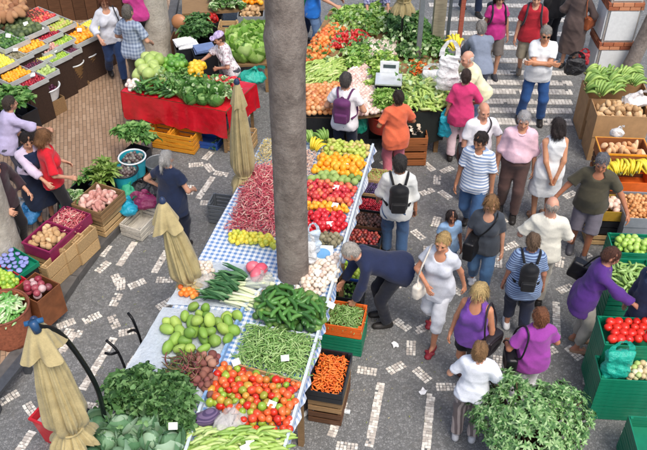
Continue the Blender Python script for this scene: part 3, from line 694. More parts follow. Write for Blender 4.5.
# ---------------------------------------------------------------- tree trunks and the panelled pillar
def m_bark(c1, c2, c3):
    t = NT('bark'); co = t.obj(); mp = t.n('Mapping'); mp.inputs['Scale'].default_value = (1.6, 1.6, 1.5); t.l(co, mp.inputs[0])
    f = t.noise(mp.outputs[0], 2.6, 7, .72); f2 = t.noise(co, 26, 5, .75); col = t.ramp(f, [(.32, srgb(c1)), (.5, srgb(c2)), (.68, srgb(c3))])
    col = t.mix(t.ramp(f2, [(.52, (0, 0, 0)), (.72, (.55, .55, .55))]), col, srgb(c1))
    mp2 = t.n('Mapping'); mp2.inputs['Scale'].default_value = (2.6, 2.6, 4.5); t.l(co, mp2.inputs[0]); f3 = t.noise(mp2.outputs[0], 1.6, 4, .6)
    col = t.mix(t.ramp(f3, [(.60, (0, 0, 0)), (.68, (.3, .3, .3))]), col, srgb(c3)); col = t.mix(t.ramp(f3, [(.30, (.35, .35, .35)), (.38, (0, 0, 0))]), col, srgb(c1))
    t.bump(t.math('ADD', f2, t.math('ADD', f, t.math('MULTIPLY', f3, .2))), .75, .025); return t.out(col, .85, .2)
def trunk(label, base, r0, r1, H, lean, mat, rings=(), zb=0, seed=1, top=None):
    r = thing('tree_trunk', label, 'tree', base); rr = np.random.default_rng(seed); n = 40; m = 60; V = []
    for i in range(m+1):
        z = H*i/m; rad = r0+(r1-r0)*i/m+(.16*math.exp(-z/.16))
        for zz, a, wd in rings: rad += a*math.exp(-((z-zz)/wd)**2)
        for j in range(n):
            th = j*2*math.pi/n; q = rad*(1+.03*math.sin(3*th+z*1.1+seed)+.02*math.sin(5*th-z*1.7)+.008*rr.normal()); V.append((q*math.cos(th)+lean[0]*z/H, q*math.sin(th)+lean[1]*z/H+.02*math.sin(z*1.3), z))
    F = [(i*n+j, i*n+(j+1) % n, (i+1)*n+(j+1) % n, (i+1)*n+j) for i in range(m) for j in range(n)]
    ob('trunk', mesh_np('trunk', np.array(V), F, mat), r)
    # boughs and foliage high overhead, out of the picture
    mbg = MB(); tp = V3(lean[0], lean[1], H)
    for k in range(5):
        a = k*1.256+seed; mbg.tube(smooth_path([tp-V3(0, 0, .15), tp+V3(.9*math.cos(a), .9*math.sin(a), .8), tp+V3(2.2*math.cos(a), 2.2*math.sin(a), 1.3)], 4), np.linspace(r1*.7, .04, 9), 8)
    mbg.build('limb', mat, r, True)
    return r
bark = m_bark('655C56', '867C74', '9C938A')
MT = P(293, 287, .88); trunk('thick grey brown tree trunk growing up through the long produce stall', (MT.x, MT.y+.2, 0), .185, .178, 9.6, (0, 0, 0), bark, ((4.0, .03, .06), (3.82, .02, .04), (5.3, .012, .05)), seed=2)
b2 = m_bark('9A9488', 'B7B0A2', 'C9C3B5'); q = P(158, 62, 0); trunk('smooth pale grey tree trunk rising behind the red-clothed table', (q.x-.02, q.y+.2, 0), .29, .285, 9.5, (0, 0, 0), b2, seed=5)
q = P(606, 92, 0); trunk('brown slanting tree trunk beside the white panelled pillar', (q.x+.35, q.y+.25, 0), .13, .10, 8.5, (1.7, .3, 0), bark, seed=8)
q = P(27, 276, TER); trunk('pale grey smooth post trunk standing among crates on the brick terrace edge', (q.x-.3, q.y+.12, TER), .26, .25, 5.2, (0, 0, 0), b2, seed=11)
pr = P(590, 80); pil = thing('pillar', 'square white panelled pillar with red brick bands behind the banana stall', 'pillar', (pr.x+.35, pr.y+.35, 0))
mw = M_plain('DADDDC', .55, .06); mbk = M_fruit(('9A5B42', 'B87350', 'C88A66'), 'obj', .8, .2, 0, None, 40, .4); mmo = M_plain('B9B0A4', .9)
core = MB(); core.box((0, 0, 3.0), (.56, .56, 6.0)); core.build('pillar_core', mmo, pil)
bm_ = MB(); bm_.box((0, 0, 0), (.178, .05, .06)); bme = bm_.mesh('brick', mbk); z = 0
while z < 5.8:
    for a in range(4):
        Rz = a*math.pi/2; o = MB(); o.box((0, -.295, z+.3), (.5, .03, .56)); o = o.build('panel', mw, pil); o.rotation_euler = (0, 0, Rz)
        for row in range(2):
            for k in range(3):
                v = Matrix.Rotation(Rz, 3, 'Z') @ Vector(((k-1)*.189+(.03 if row else -.03), -.292, z+.63+row*.07)); b_ = ob('brick', bme, pil, v, (0, 0, Rz))
    z += .76
# ---------------------------------------------------------------- produce shapes
def vf(mb): return np.concatenate(mb.V), mb.F
def p_ball(sx=1, sy=1, sz=1, noise=.03, lobes=0, la=.05, dimple=.0, seg=12, rings=8, seed=0):
    V, F = ball_vf(seg, rings); r = np.random.default_rng(seed); th = np.arctan2(V[:, 1], V[:, 0]); rad = np.ones(len(V))
    if lobes: rad += la*np.cos(lobes*th)*(1-np.abs(V[:, 2]))
    a = r.uniform(0, 6, 3); rad += noise*(np.sin(3*V[:, 0]+a[0])+np.sin(3.4*V[:, 1]+a[1])+np.sin(2.7*V[:, 2]+a[2]))
    V = V*rad[:, None]*[sx, sy, sz]
    if dimple: V[:, 2] -= dimple*np.exp(-((V[:, 0]**2+V[:, 1]**2)/.09))*np.sign(V[:, 2])
    return V, F
def p_lathe(prof, n=10, bend=0): V, F = lathe(prof, n); V[:, 0] += bend*V[:, 2]**2; return V, F
def p_cuke(L=1, r=.2, bend=.15, n=8, taper=.75):
    t = np.linspace(-1, 1, 9); rad = r*np.sqrt(np.clip(1-np.abs(t)**5, .02, 1))*(1-(1-taper)*(t+1)/2); return tube(np.stack([t*L/2, bend*(1-t*t)*L, 0*t], 1), rad, n)
def p_pod(L=1, r=.05, b=.2, n=5, tw=.1):
    t = np.linspace(-1, 1, 6); return tube(np.stack([t*L/2, b*(1-t*t)*L, tw*np.sin(t*3)*L], 1), r*np.array([.35, .9, 1, 1, .9, .3]), n)
def p_leaf(L=1, W=.5, curl=.3, cup=.2, wav=.05, nu=6, nv=5, seed=0, tip=.8):
    r = np.random.default_rng(seed); a = r.uniform(0, 6, 2); V = []; F = []
    for i in range(nu+1):
        t = i/nu; wd = W*.5*math.sin(math.pi*min(1, .12+t*.88)**tip)**.8+.004
        for j in range(nv):
            u = (j/(nv-1))*2-1; V.append((u*wd, t*L*math.cos(curl*t), L*curl*(t-t*t*1.4)+cup*wd*abs(u)**1.5*1.2+wav*L*math.sin(9*t+a[0]+3*u)*abs(u)))
    for i in range(nu):
        for j in range(nv-1): k = i*nv+j; F.append((k, k+1, k+nv+1, k+nv))
    return np.array(V), F
def xf(vf_, R=None, t=(0, 0, 0), s=1.0):
    V, F = vf_; V = V*s
    if R is not None: V = V@np.asarray(R).T
    return V+np.asarray(t, float), F
def rosette(n, L, W, curl, cup, tilt0, tilt1, seed, wav=.05, base=0.0, nu=5, nv=5):
    "leaves round a centre; returns list of (V,F)"
    out = []; r = np.random.default_rng(seed)
    for k in range(n):
        f = k/max(1, n-1); a = k*2.4+r.uniform(-.2, .2); til = tilt0+(tilt1-tilt0)*f+r.uniform(-.1, .1); l = L*r.uniform(.8, 1.15)*(1-.25*f)
        out.append(xf(p_leaf(l, W*r.uniform(.8, 1.15), curl, cup, wav, nu, nv, seed*50+k), roteul(til, 0, a), (0, 0, base)))
    return out
def inpoly(x, y, pl):
    c = False; n = len(pl); j = n-1
    for i in range(n):
        if (pl[i][1] > y) != (pl[j][1] > y) and x < (pl[j][0]-pl[i][0])*(y-pl[i][1])/(pl[j][1]-pl[i][1])+pl[i][0]: c = not c
        j = i
    return c
def wpoly(px, z): return [np.array(P(x, y, z)) for x, y in px]
def hexpts(poly, sp, jit=.25, shrink=1.0, off=0.0):
    c = np.mean(poly, 0); pl = [c+(q-c)*shrink for q in poly]; xs = [q[0] for q in pl]; ys = [q[1] for q in pl]; out = []
    y = min(ys)+off; row = 0
    while y < max(ys):
        x = min(xs)+(sp/2 if row % 2 else 0)+off
        while x < max(xs):
            a, b = x+random.uniform(-jit, jit)*sp, y+random.uniform(-jit, jit)*sp
            if inpoly(a, b, pl): out.append((a, b))
            x += sp
        y += sp*.866; row += 1
    return out
def slope_z(poly, zs, x, y):
    "zs None, or plane through first three poly points with extra heights"
    return 0
def heap(name, label, cat, protos, poly_px, z, r, layers=2, sp=2.0, group=None, lay=0, scale=(.9, 1.1), rot='any', stuff=False, lift=None, maxn=300, zplane=None, sq=.9, jit=.22, mat=None, yaw=None):
    "spread pieces over a pixel polygon on a surface at height z; one object each, or one joined mesh when stuff"
    poly = wpoly(poly_px, z) if not isinstance(poly_px[0], np.ndarray) else poly_px
    pts = []
    for k in range(layers):
        for a, b in hexpts(poly, r*sp, jit, 1-.17*k, r*.6*k): pts.append((a, b, z+r*sq*(1+1.45*k)+(zplane(a, b) if zplane else 0)))
    if maxn and len(pts) > maxn and not stuff: random.shuffle(pts); pts = pts[:maxn]
    mb = MB() if stuff else None
    for (a, b, c) in pts:
        s = r*random.uniform(*scale)
        if rot == 'any': e = (random.uniform(-3, 3), random.uniform(-3, 3), random.uniform(-3, 3))
        elif rot == 'flat': e = (random.uniform(-.25, .25), random.uniform(-.25, .25), random.uniform(-3, 3))
        elif rot == 'up': e = (random.uniform(-.3, .3), random.uniform(-.3, .3), random.uniform(-3, 3))
        else: e = (random.uniform(-.2, .2), random.uniform(-.2, .2), rot+random.uniform(-.4, .4))
        if stuff:
            V, F = random.choice(protos); mb.add(*xf((V, F), roteul(*e), (a, b, c), s), rnd=random.random())
        else:
            o = ob(name, random.choice(protos), None, (a, b, c), e, s); tag(o, label, cat, group or label)
    if stuff:
        if not mb.V: return None
        return tag(mb.build(name, mat, None, True, True), label, cat, kind='stuff')
def PM(name, vfs, mat): return [mesh_np(name, V, F, mat) for V, F in vfs]
def fruit(name, cols, kind='ball', **kw):
    mk = {k: kw.pop(k) for k in ('rough', 'spot', 'mott', 'sss') if k in kw}
    if kind == 'ball': vfs = [p_ball(seed=i, **kw) for i in range(3)]
    elif kind == 'pear': vfs = [p_lathe([(.0, -1), (.55, -.92), (.92, -.55), (1, -.1), (.8, .4), (.5, .85), (.36, 1.15), (.12, 1.28)], 10, .08*i) for i in range(2)]
    elif kind == 'chayote': vfs = [p_ball(.78, .7, 1.05, .05, 5, .06, .1, 12, 8, i) for i in range(3)]
    elif kind == 'cuke': vfs = [p_cuke(kw.get('L', 3.0), kw.get('r', .4), b) for b in (.05, .12, .18)]
    return PM(name, vfs, M_fruit(cols, 'obj', **mk))
TOM = fruit('tomato', ('C8281A', 'D8452A', 'DE6A34', 'D2331F'), sz=.86, lobes=5, la=.03, dimple=.1, rough=.36)
TOMX = fruit('tomato', ('C52A1A', 'D9502A', 'E2853C', '9DB03E', '7FA838', 'D9402A', 'E0703A'), sz=.86, lobes=5, la=.04, dimple=.1, rough=.25, mott=.12)
ORA = fruit('orange', ('F0910F', 'F5A623', 'F7B733'), sz=.95, noise=.015, rough=.4)
MAN = fruit('mango', ('F2B01E', 'F0992A', 'E8C23A', 'F5A01E'), sx=1.15, sz=.9, noise=.04, rough=.4)
APP = fruit('apple', ('C0303A', 'CF4046', 'D8584A', 'E08A5A', 'B5242E'), sz=.92, dimple=.16, rough=.3, mott=.35)
PEA = fruit('pear', ('A8B84A', 'B9C65C', '9AAA3C', 'C5B070'), 'pear', rough=.4)
LEM = fruit('lemon', ('E8D84A', 'D9D452', 'C2CC4A', 'F0DC50'), sx=1.25, sz=.95, noise=.03, rough=.35)
LIM = fruit('lime', ('8FB53A', 'A5C24A', 'B8C84E', '7AA535'), sx=1.1, sz=.95, rough=.35)
ONI = fruit('onion', ('C77F45', 'D89A60', 'B8683A', 'E0AE7C'), sz=.88, lobes=0, dimple=-.25, rough=.35)
POT = fruit('potato', ('B89468', 'CBAA7E', 'A8835A', 'D6B88E'), sx=1.35, sz=.85, noise=.07, rough=.85)
SPO = fruit('sweet_potato', ('C08A80', 'D6A79A', 'B5786E', 'E0BDB0'), sx=1.6, sz=.8, noise=.07, rough=.8)
GAR = fruit('garlic_bulb', ('E6DCCB', 'D6C6B4', 'F0EAE0', 'CDB6A6'), sz=.85, lobes=6, la=.08, dimple=-.35, rough=.6)
CHA = fruit('chayote', ('6F9A35', '86AE44', '9CBC55', 'B5C862', '5E8A30'), 'chayote', rough=.55, mott=.45, spot='7C9A48')
AVO = fruit('avocado', ('33582A', '446E30', '5E8A3C', '2A4A24', '7A9E4C'), 'pear', rough=.5, mott=.4)
CUC = fruit('courgette', ('2F5A26', '3F6F2E', '4C7F38', '5A8A40'), 'cuke', rough=.35)
BEE = fruit('beetroot', ('6A3A36', '8A5A4A', '7A3F44', 'A57A66'), sz=.95, dimple=-.2, noise=.05, rough=.8)
KIW = fruit('kiwi', ('8A8268', '7A7258', 'A09A7E', '6E6A50'), sx=1.25, rough=.9)
PLU = fruit('plum', ('4A2038', '5E2A44', '3A1A30', '742F48'), rough=.35)
CHE = fruit('cherry', ('8A1426', 'A81E2E', 'C02A3A', '6E1020'), rough=.2, seg=8, rings=6)
STR = fruit('strawberry', ('C8202A', 'D83038', 'B01822'), sz=1.2, noise=.05, rough=.4, seg=8, rings=6)
PEP = fruit('green_pepper', ('4F8A2E', '6AA23C', '7FB048', '3E7528'), sz=1.2, lobes=4, la=.12, dimple=.2, rough=.36)
YPEP = fruit('yellow_pepper', ('E8C22A', 'F0D04A', 'D9A820'), sz=1.2, lobes=4, la=.12, dimple=.2, rough=.36)
RPEP = fruit('red_pepper', ('B8201E', 'C8302A', '9A1818'), sz=1.2, lobes=4, la=.12, dimple=.2, rough=.36)
MEL = fruit('melon', ('4A5A34', '3A4A2C', '6A7848'), sx=1.15, noise=.02, rough=.6)
CUS = fruit('custard_apple', ('8FA858', '9FB86A', '7A9648'), sz=1.05, lobes=7, la=.05, noise=.05, rough=.6)
SQU = fruit('marrow', ('A9C06A', 'BACB7C', '98B25A'), 'pear', rough=.45)
_cap = {'red bean pod': ('C2656A', 'D68A88', 'B04A58', 'E0B0A0')}
POD = [p_pod(2.0, .17, b) for b in (.05, .12, .2)]
BEAN = [p_pod(3.2, .13, b, 5, t) for b, t in ((.06, .05), (.14, .1), (.22, -.06), (.1, .16))]
BROAD = [p_pod(3.0, .3, b, 6, t) for b, t in ((.06, .05), (.14, .05), (.2, -.06))]
CAR = [tube([(-1.1, 0, 0), (-.95, 0, 0), (0, .04, 0), (.7, .02, .02), (1.15, 0, 0)], [.12, .34, .27, .16, .03], 7)]
M_redbean = M_fruit(('B23A4E', 'CC5E68', 'D98E8C', 'B84A5C', 'E6C0B0'), 'attr', .5, mott=.3, scale=40); M_green = M_fruit(('628C42', '7AA256', '92B46C', 'A6C280'), 'attr', .45); M_pale = M_fruit(('9DB85A', 'B4C872', '86A84A', 'C2CF86'), 'attr', .45)
M_beige = M_fruit(('CDBB8A', 'DCCDA0', 'B9A672', 'C2B060'), 'attr', .6); M_carrot = M_fruit(('E8742A', 'F08A3A', 'DE6420'), 'attr', .5)
# leafy heads built leaf by leaf
def leafy(kind, seed):
    "list of leaf (V,F) in a unit head, plus a core"
    if kind == 'cabbage':
        r = np.random.default_rng(seed); lv = []
        for k in range(12):
            outer = k >= 5; R_ = .60+.012*k; fl = r.uniform(.3, .55) if outer else r.uniform(.02, .08); e1 = math.radians(r.uniform(15, 50) if outer else r.uniform(72, 88)); az0 = k*2.4+r.uniform(-.2, .2); V = []; nu = 7; ph = r.uniform(0, 6)
            for i in range(nu):
                v = i/(nu-1); elv = -1.15+(e1+1.15)*v; wd = math.radians(58)*math.sin(math.pi*(.2+.72*v))**.7
                for j in range(7):
                    u = j/3-1; rr_ = R_+fl*(v**2*.7+abs(u)**3*.35*v)+.05*math.sin(5*u+7*v+ph)*abs(u)*v+(.03 if j == 3 else 0)*(1-v); az = az0+u*wd/max(.35, math.cos(elv*.8)); V.append((rr_*math.cos(elv)*math.cos(az), rr_*math.cos(elv)*math.sin(az), rr_*.9*math.sin(elv)))
            lv.append((np.array(V), [(i*7+j, i*7+j+1, i*7+j+8, i*7+j+7) for i in range(nu-1) for j in range(6)]))
        return [p_ball(.57, .57, .52, .04, seed=seed)], lv
    if kind == 'lettuce':
        return [p_ball(.35, .35, .4, .05, seed=seed)], rosette(16, .95, .62, .5, .3, .35, 1.25, seed, .14, -.1)
    if kind == 'kale':
        return [p_ball(.15, .15, .3, .05, seed=seed)], rosette(18, 1.05, .6, .45, .25, .2, 1.2, seed, .2, -.1, 6, 5)
    if kind == 'bunch':
        return [p_ball(.12, .12, .3, .05, seed=seed)], rosette(26, 1.0, .3, .4, .2, .25, 1.3, seed, .12, -.1, 4, 3)
_leafy = {}
def head_of(kind, name, label, cat, loc, r, cols, group, seed=0, tilt=.25, core=None, parts=True):
    key = (kind, seed % 3, cols)
    if key not in _leafy:
        c, lv = leafy(kind, seed % 3+1); ml_ = M_leaf(cols, 'obj' if parts else 'attr')
        mb = MB(); [mb.add(V, F, random.random()) for V, F in lv+c]
        _leafy[key] = (mesh_np('heart', c[0][0], c[0][1], M_leaf(core or cols)), [mesh_np('leaf', V, F, M_leaf(cols)) for V, F in lv], mb.mesh(name, M_leaf(cols, 'attr'), True, True))
    hc, lvs, whole = _leafy[key]; e = (random.uniform(-tilt, tilt), random.uniform(-tilt, tilt), random.uniform(-3, 3))
    if parts:
        t = bpy.data.objects.new(name, None); t.location = loc; t.rotation_euler = e; t.scale = (r, r, r); link(t); tag(t, label, cat, group)
        ob('heart', hc, t)
        for m in lvs: ob('leaf', m, t)
    else: t = ob(name, whole, None, loc, e, r); tag(t, label, cat, group)
    return t
def heads(kind, name, label, cat, poly_px, z, r, cols, sp=1.5, layers=1, parts=False, core=None, sq=.35, tilt=.3, shrink2=.8):
    poly = wpoly(poly_px, z); i = 0
    for k in range(layers):
        for a, b in hexpts(poly, r*sp, .2, 1-.2*k, r*.4*k): head_of(kind, name, label, cat, (a, b, z+r*sq+k*r*.55), r*random.uniform(.85, 1.12), cols, label, i, tilt, core, parts); i += 1
GR_D = ('34582E', '48723C', '5E8A4C', '7CA468'); GR_M = ('4A7A38', '609446', '7AAA58', '98C072'); GR_L = ('6FA03E', '8CB850', 'A6CB68', 'BFDA86'); GR_B = ('5E8A62', '78A37A', '93B894', 'B0CCAE'); GR_C = ('5E9048', '88B468', 'ACCA8C', 'CCDEB2')
# bananas: a hand of bent fruit
def banana_mesh(cols):
    t = np.linspace(0, 1, 7); pts = np.stack([0*t, t*1.0, .34*np.sin(t*math.pi*.9)-.05*t], 1); return mesh_np('banana', *tube(pts, [.035, .07, .1, .108, .1, .075, .03], 6), M_fruit(cols, 'obj', .45, mott=.2))
def banana_bunch(loc, s, mesh, label, group, rz, n=11):
    t = bpy.data.objects.new('banana_bunch', None); t.location = loc; t.rotation_euler = (random.uniform(-.2, .2), random.uniform(-.2, .2), rz); t.scale = (s, s, s); link(t); tag(t, label, 'bananas', group)
    for k in range(n):
        row = k % 2; a = (k//2-(n//2)/2+.5)*.2; ob('banana', mesh, t, (math.sin(a)*.1+(k//2-(n//4))*.1, -.45, row*.17), (random.uniform(-.1, .1)+row*.25, random.uniform(-.15, .15), -a+random.uniform(-.05, .05)))
    m = MB(); m.tube([(0, -.62, .2), (0, -.45, .1), (0, -.3, .08)], [.05, .09, .06], 6); m.build('stalk', M_plain('6A6A38', .7), t, True)
BAN_G = banana_mesh(('6E9240', '84A650', '9CB85E')); BAN_Y = banana_mesh(('E2C22A', 'D8C83A', 'C8C83E', 'F0CC3A'))
# leeks
def leek(loc, L, rz, label, group, tilt=0.0):
    t = bpy.data.objects.new('leek', None); t.location = loc; t.rotation_euler = (0, tilt, rz); t.scale = (L, L, L); link(t); tag(t, label, 'leek', group)
    sd_ = LEEK[random.randrange(3)]; ob('stem', sd_[0], t); [ob('leaf', m, t) for m in sd_[1]]
def mk_leek(i):
    r = np.random.default_rng(i); st = mesh_np('stem', *tube([(.5, 0, 0), (.46, 0, 0), (.2, .01, 0), (-.02, 0, 0)], [.012, .03, .026, .03], 7), M_fruit(('E8E6D2', 'D2DDB0'), 'obj', .5)); lv = []
    for k in range(4):
        a = r.uniform(-.3, .3); V, F = p_leaf(.55*r.uniform(.8, 1.1), .07, .25, .5, .03, 6, 3, i*9+k); lv.append(mesh_np('leaf', *xf((V, F), roteul(r.uniform(-.05, .3), 0, math.pi/2+a), (0, 0, .01*k)), M_leaf(('2F5A34', '44784A', '6A9A66'))))
    return st, lv
LEEK = [mk_leek(i) for i in range(3)]
# ---------------------------------------------------------------- crates, boxes, baskets, trays
_box = {}
def boxmesh(size, mat, name, bev=.0):
    key = (tuple(round(x, 3) for x in size), mat.name, name)
    if key not in _box: m = MB(); m.box((0, 0, 0), size); _box[key] = m.mesh(name, mat)
    return _box[key]
def crate(label, loc, L, W, H, rz, mat, nsl=3, gap=.25, name='crate', cat='crate', posts=True, group=None, base=True, handle=False):
    "open crate: each side slat its own part, corner posts, base; origin at the base centre"
    t = thing(name, label, cat, loc, rz, group); th = .014; sh = H/nsl
    for k in range(nsl):
        zc = sh*(k+.5)
        for sx in (-1, 1): ob('slat', boxmesh((L-.004, th, sh*(1-gap)), mat, 'slat'), t, (0, sx*(W/2-th/2), zc))
        for sx in (-1, 1): ob('slat', boxmesh((th, W-2*th-.004, sh*(1-gap)), mat, 'slat'), t, (sx*(L/2-th/2), 0, zc))
    if posts:
        for sx in (-1, 1):
            for sy in (-1, 1): ob('corner_post', boxmesh((.03, .03, H+.01), mat, 'corner_post'), t, (sx*(L/2-th-.016), sy*(W/2-th-.016), H/2+.004))
    if base: ob('base_board', boxmesh((L-.034, W-.034, .012), mat, 'base_board'), t, (0, 0, .012))
    return t
def solidbox(label, loc, L, W, H, rz, mat, name='cardboard_box', cat='box', rim=.0, mat2=None, group=None, flaps=False, th=.012):
    t = thing(name, label, cat, loc, rz, group)
    for sx in (-1, 1):
        ob('side_panel', boxmesh((L, th, H), mat, 'side_panel'), t, (0, sx*(W/2-th/2), H/2)); ob('side_panel', boxmesh((th, W-2*th, H-.003), mat, 'side_panel'), t, (sx*(L/2-th/2), 0, H/2))
        if rim:
            ob('rim', boxmesh((L+2*rim, rim, .03), mat2 or mat, 'rim'), t, (0, sx*(W/2+rim/2-.001), H-.012)); ob('rim', boxmesh((rim, W-.002, .028), mat2 or mat, 'rim'), t, (sx*(L/2+rim/2-.001), 0, H-.012))
        if flaps:
            o = ob('flap', boxmesh((L*.96, H*.4, .006), mat, 'flap'), t, (0, sx*(W/2+H*.17), H-.05)); o.rotation_euler = (-sx*.7, 0, 0)
    ob('base_panel', boxmesh((L-2*th-.002, W-2*th-.002, .01), mat, 'base_panel'), t, (0, 0, .01))
    return t
def basket(label, loc, r0, r1, H, mat, name='wicker_basket', rim=None, cat='basket', n=20, weave=True, group=None):
    t = thing(name, label, cat, loc, 0, group); V = []; m = 14; nn = 40
    for i in range(m+1):
        z = H*i/m; rad = r0+(r1-r0)*(i/m)
        for j in range(nn):
            w_ = .007*(1 if (i+j//2) % 2 else -1) if weave else 0; a = j*2*math.pi/nn; V.append(((rad+w_)*math.cos(a), (rad+w_)*math.sin(a), z))
    F = [(i*nn+j, i*nn+(j+1) % nn, (i+1)*nn+(j+1) % nn, (i+1)*nn+j) for i in range(m) for j in range(nn)]+[tuple(range(nn-1, -1, -1))]
    o = ob('basket_wall', mesh_np('basket_wall', np.array(V), F, mat, weave), t); sf = o.modifiers.new('th', 'SOLIDIFY'); sf.thickness = .012; sf.offset = -1
    a = np.linspace(0, 2*math.pi, 41); mr = MB(); mr.tube(np.stack([r1*np.cos(a), r1*np.sin(a), 0*a+H], 1), .014, 6, cap=False); mr.build('rim', rim or mat, t, True)
    return t
def oriented(px, z): return P(px[0], px[1], z)
def sq_poly(c, L, W, rz, inset=.03):
    c = np.array(c); L = L/2-inset; W = W/2-inset; R_ = rotz(rz); return [c+R_@V3(x, y, 0) for x, y in ((-L, -W), (L, -W), (L, W), (-L, W))]
def sloped_heap(name, label, cat, protos, px, z, r, sl=None, layers=1, **kw): heap(name, label, cat, protos, px, z, r, layers, zplane=sl, **kw)
W_PINE = M_wood('C9A878'); W_OLD = M_wood('9A7B56'); W_DARK = M_wood('6A4A34'); W_RED = M_wood('A9683C'); CARD = M_plain('B08A60', .85, .12, 8)
PL_G = M_plastic('0E7A5A'); PL_O = M_plastic('E06A28'); PL_OY = M_plastic('E39A2A'); PL_B = M_plastic('2A56A8'); PL_K = M_plastic('24262A'); PL_W = M_plastic('DDE2E2'); PL_T = M_plastic('2AA6B8'); PL_GY = M_plastic('8A9096'); PL_MAG = M_plastic('8A2A52')
def price_card(loc, rz=0, s=.09, tilt=.5, label='small white price card stuck in the produce'):
    m = MB(); m.box((0, 0, 0), (s, s*.8, .002)); o = m.build('price_card', M_plain('F2F1EC', .7, .04), None); o.location = loc; o.rotation_euler = (tilt+random.uniform(-.3, .3), random.uniform(-.2, .2), rz+random.uniform(-.5, .5)); tag(o, label, 'price card', label)
# ---------------------------------------------------------------- long central stall
def loc_pts(root, pts):
    bpy.context.view_layer.update(); R_ = rotz(root.rotation_euler[2]); l = np.array(root.location); return [R_.T@(np.asarray(p, float)-l) for p in pts]
def slab(name, pts, th, mat, root):
    "flat polygon with thickness th below the given points"
    L = loc_pts(root, pts); n = len(L); m = MB(); V = L+[q-V3(0, 0, th) for q in L]
    F = [tuple(range(n)), tuple(range(2*n-1, n-1, -1))]+[(i, n+i, n+(i+1) % n, (i+1) % n) for i in range(n)]
    if np.cross(L[1]-L[0], L[2]-L[0])[2] < 0: F = [f[::-1] for f in F]
    m.add(V, F); return m.build(name, mat, root)
def sheet(name, quad, nu, nv, mat, root, wav=.004, drape=None):
    "cloth over a quad (a,b,c,d) with little waves; drape = list of (edge index, length) hanging down"
    L = loc_pts(root, quad); a, b, c, d = L; V = []; F = []
    for i in range(nu+1):
        for j in range(nv+1):
            u, v = i/nu, j/nv; q = a*(1-u)*(1-v)+b*u*(1-v)+c*u*v+d*(1-u)*v; V.append(q+V3(0, 0, wav*(math.sin(u*37+v*13)+math.sin(v*31-u*9))))
    idx = lambda i, j: i*(nv+1)+j
    F = [(idx(i, j), idx(i+1, j), idx(i+1, j+1), idx(i, j+1)) for i in range(nu) for j in range(nv)]
    m = MB(); m.add(V, F); cen = (a+b+c+d)/4
    for e, ln in (drape or []):
        row = {0: [idx(i, 0) for i in range(nu+1)], 1: [idx(nu, j) for j in range(nv+1)], 2: [idx(i, nv) for i in range(nu+1)], 3: [idx(0, j) for j in range(nv+1)]}[e]
        p0 = np.array([V[k] for k in row]); out = unit((p0[0]+p0[-1])/2-cen)*1.0; out[2] = 0; dv = []; k = 6
        for s_ in range(k+1):
            f = s_/k
            for n_, q in enumerate(p0): dv.append(q+out*(.012+.03*f+.022*f*math.sin(n_*1.25+2*math.sin(n_*.37)))+V3(0, 0, -ln*f*(1+.06*math.sin(n_*.9))-.004))
        w_ = len(p0); m.add(dv, [(s_*w_+n_, s_*w_+n_+1, (s_+1)*w_+n_+1, (s_+1)*w_+n_) for s_ in range(k) for n_ in range(w_-1)])
    return m.build(name, mat, root, True)
def bpx(name, a, b, z, w_, h, mat, root):
    p, q = loc_pts(root, [P(*a, z), P(*b, z)]); m = MB(); m.beam(p, q, w_, h); return m.build(name, mat, root)
TZ = .86
ST = thing('market_stall', 'long central produce stall with blue checked cloth around the tree trunk', 'stall', P(240, 300, 0), math.radians(-13))
TL, TR, BR, BL = P(264, 139, TZ), P(373, 146, TZ), P(275, 482, TZ), P(84, 470, TZ)
slab('table_top', [BL, BR, TR, TL], .04, W_OLD, ST)
M_ging = M_cloth('E9EEF2', 'check', '5F86BA', .07, .45)
sheet('checked_cloth', [q+Vector((0, 0, .010)) for q in (BL, BR, TR, TL)], 40, 90, M_ging, ST, .002, [(3, .30), (1, .10), (2, .2)])
for a in ((268, 150), (365, 152), (205, 262), (342, 262), (130, 385), (300, 395), (110, 440)):
    p = loc_pts(ST, [P(*a, TZ)])[0]; m = MB(); m.box((p[0], p[1], (TZ-.05)/2), (.06, .06, TZ-.05)); m.build('leg', W_OLD, ST)
M_edge = M_plain('C9D6E2', .5, .12, 20); ez = TZ+.035
bpx('edge_board', (373, 146), (275, 482), ez, .03, .09, M_edge, ST)
bpx('divider', (244, 308), (203, 402), ez, .03, .10, M_plain('7FA3CC', .5, .3, 25), ST); bpx('divider', (262, 290), (244, 308), ez, .03, .08, M_edge, ST); bpx('divider', (232, 364), (303, 384), ez, .02, .05, CARD, ST)
bpx('divider', (250, 324), (322, 338), ez, .02, .04, M_edge, ST); bpx('divider', (203, 402), (180, 470), ez, .03, .10, M_edge, ST); bpx('divider', (262, 292), (331, 300), ez, .02, .05, CARD, ST)
sheet('plastic_sheet', [P(*q, TZ+.026) for q in ((196, 260), (266, 266), (243, 308), (166, 304))], 12, 12, M_film('D3DEE8', .85), ST, .006)
sheet('plastic_sheet', [P(*q, TZ+.026) for q in ((163, 307), (242, 311), (203, 402), (108, 398))], 12, 12, M_film('D3DEE8', .82), ST, .006)
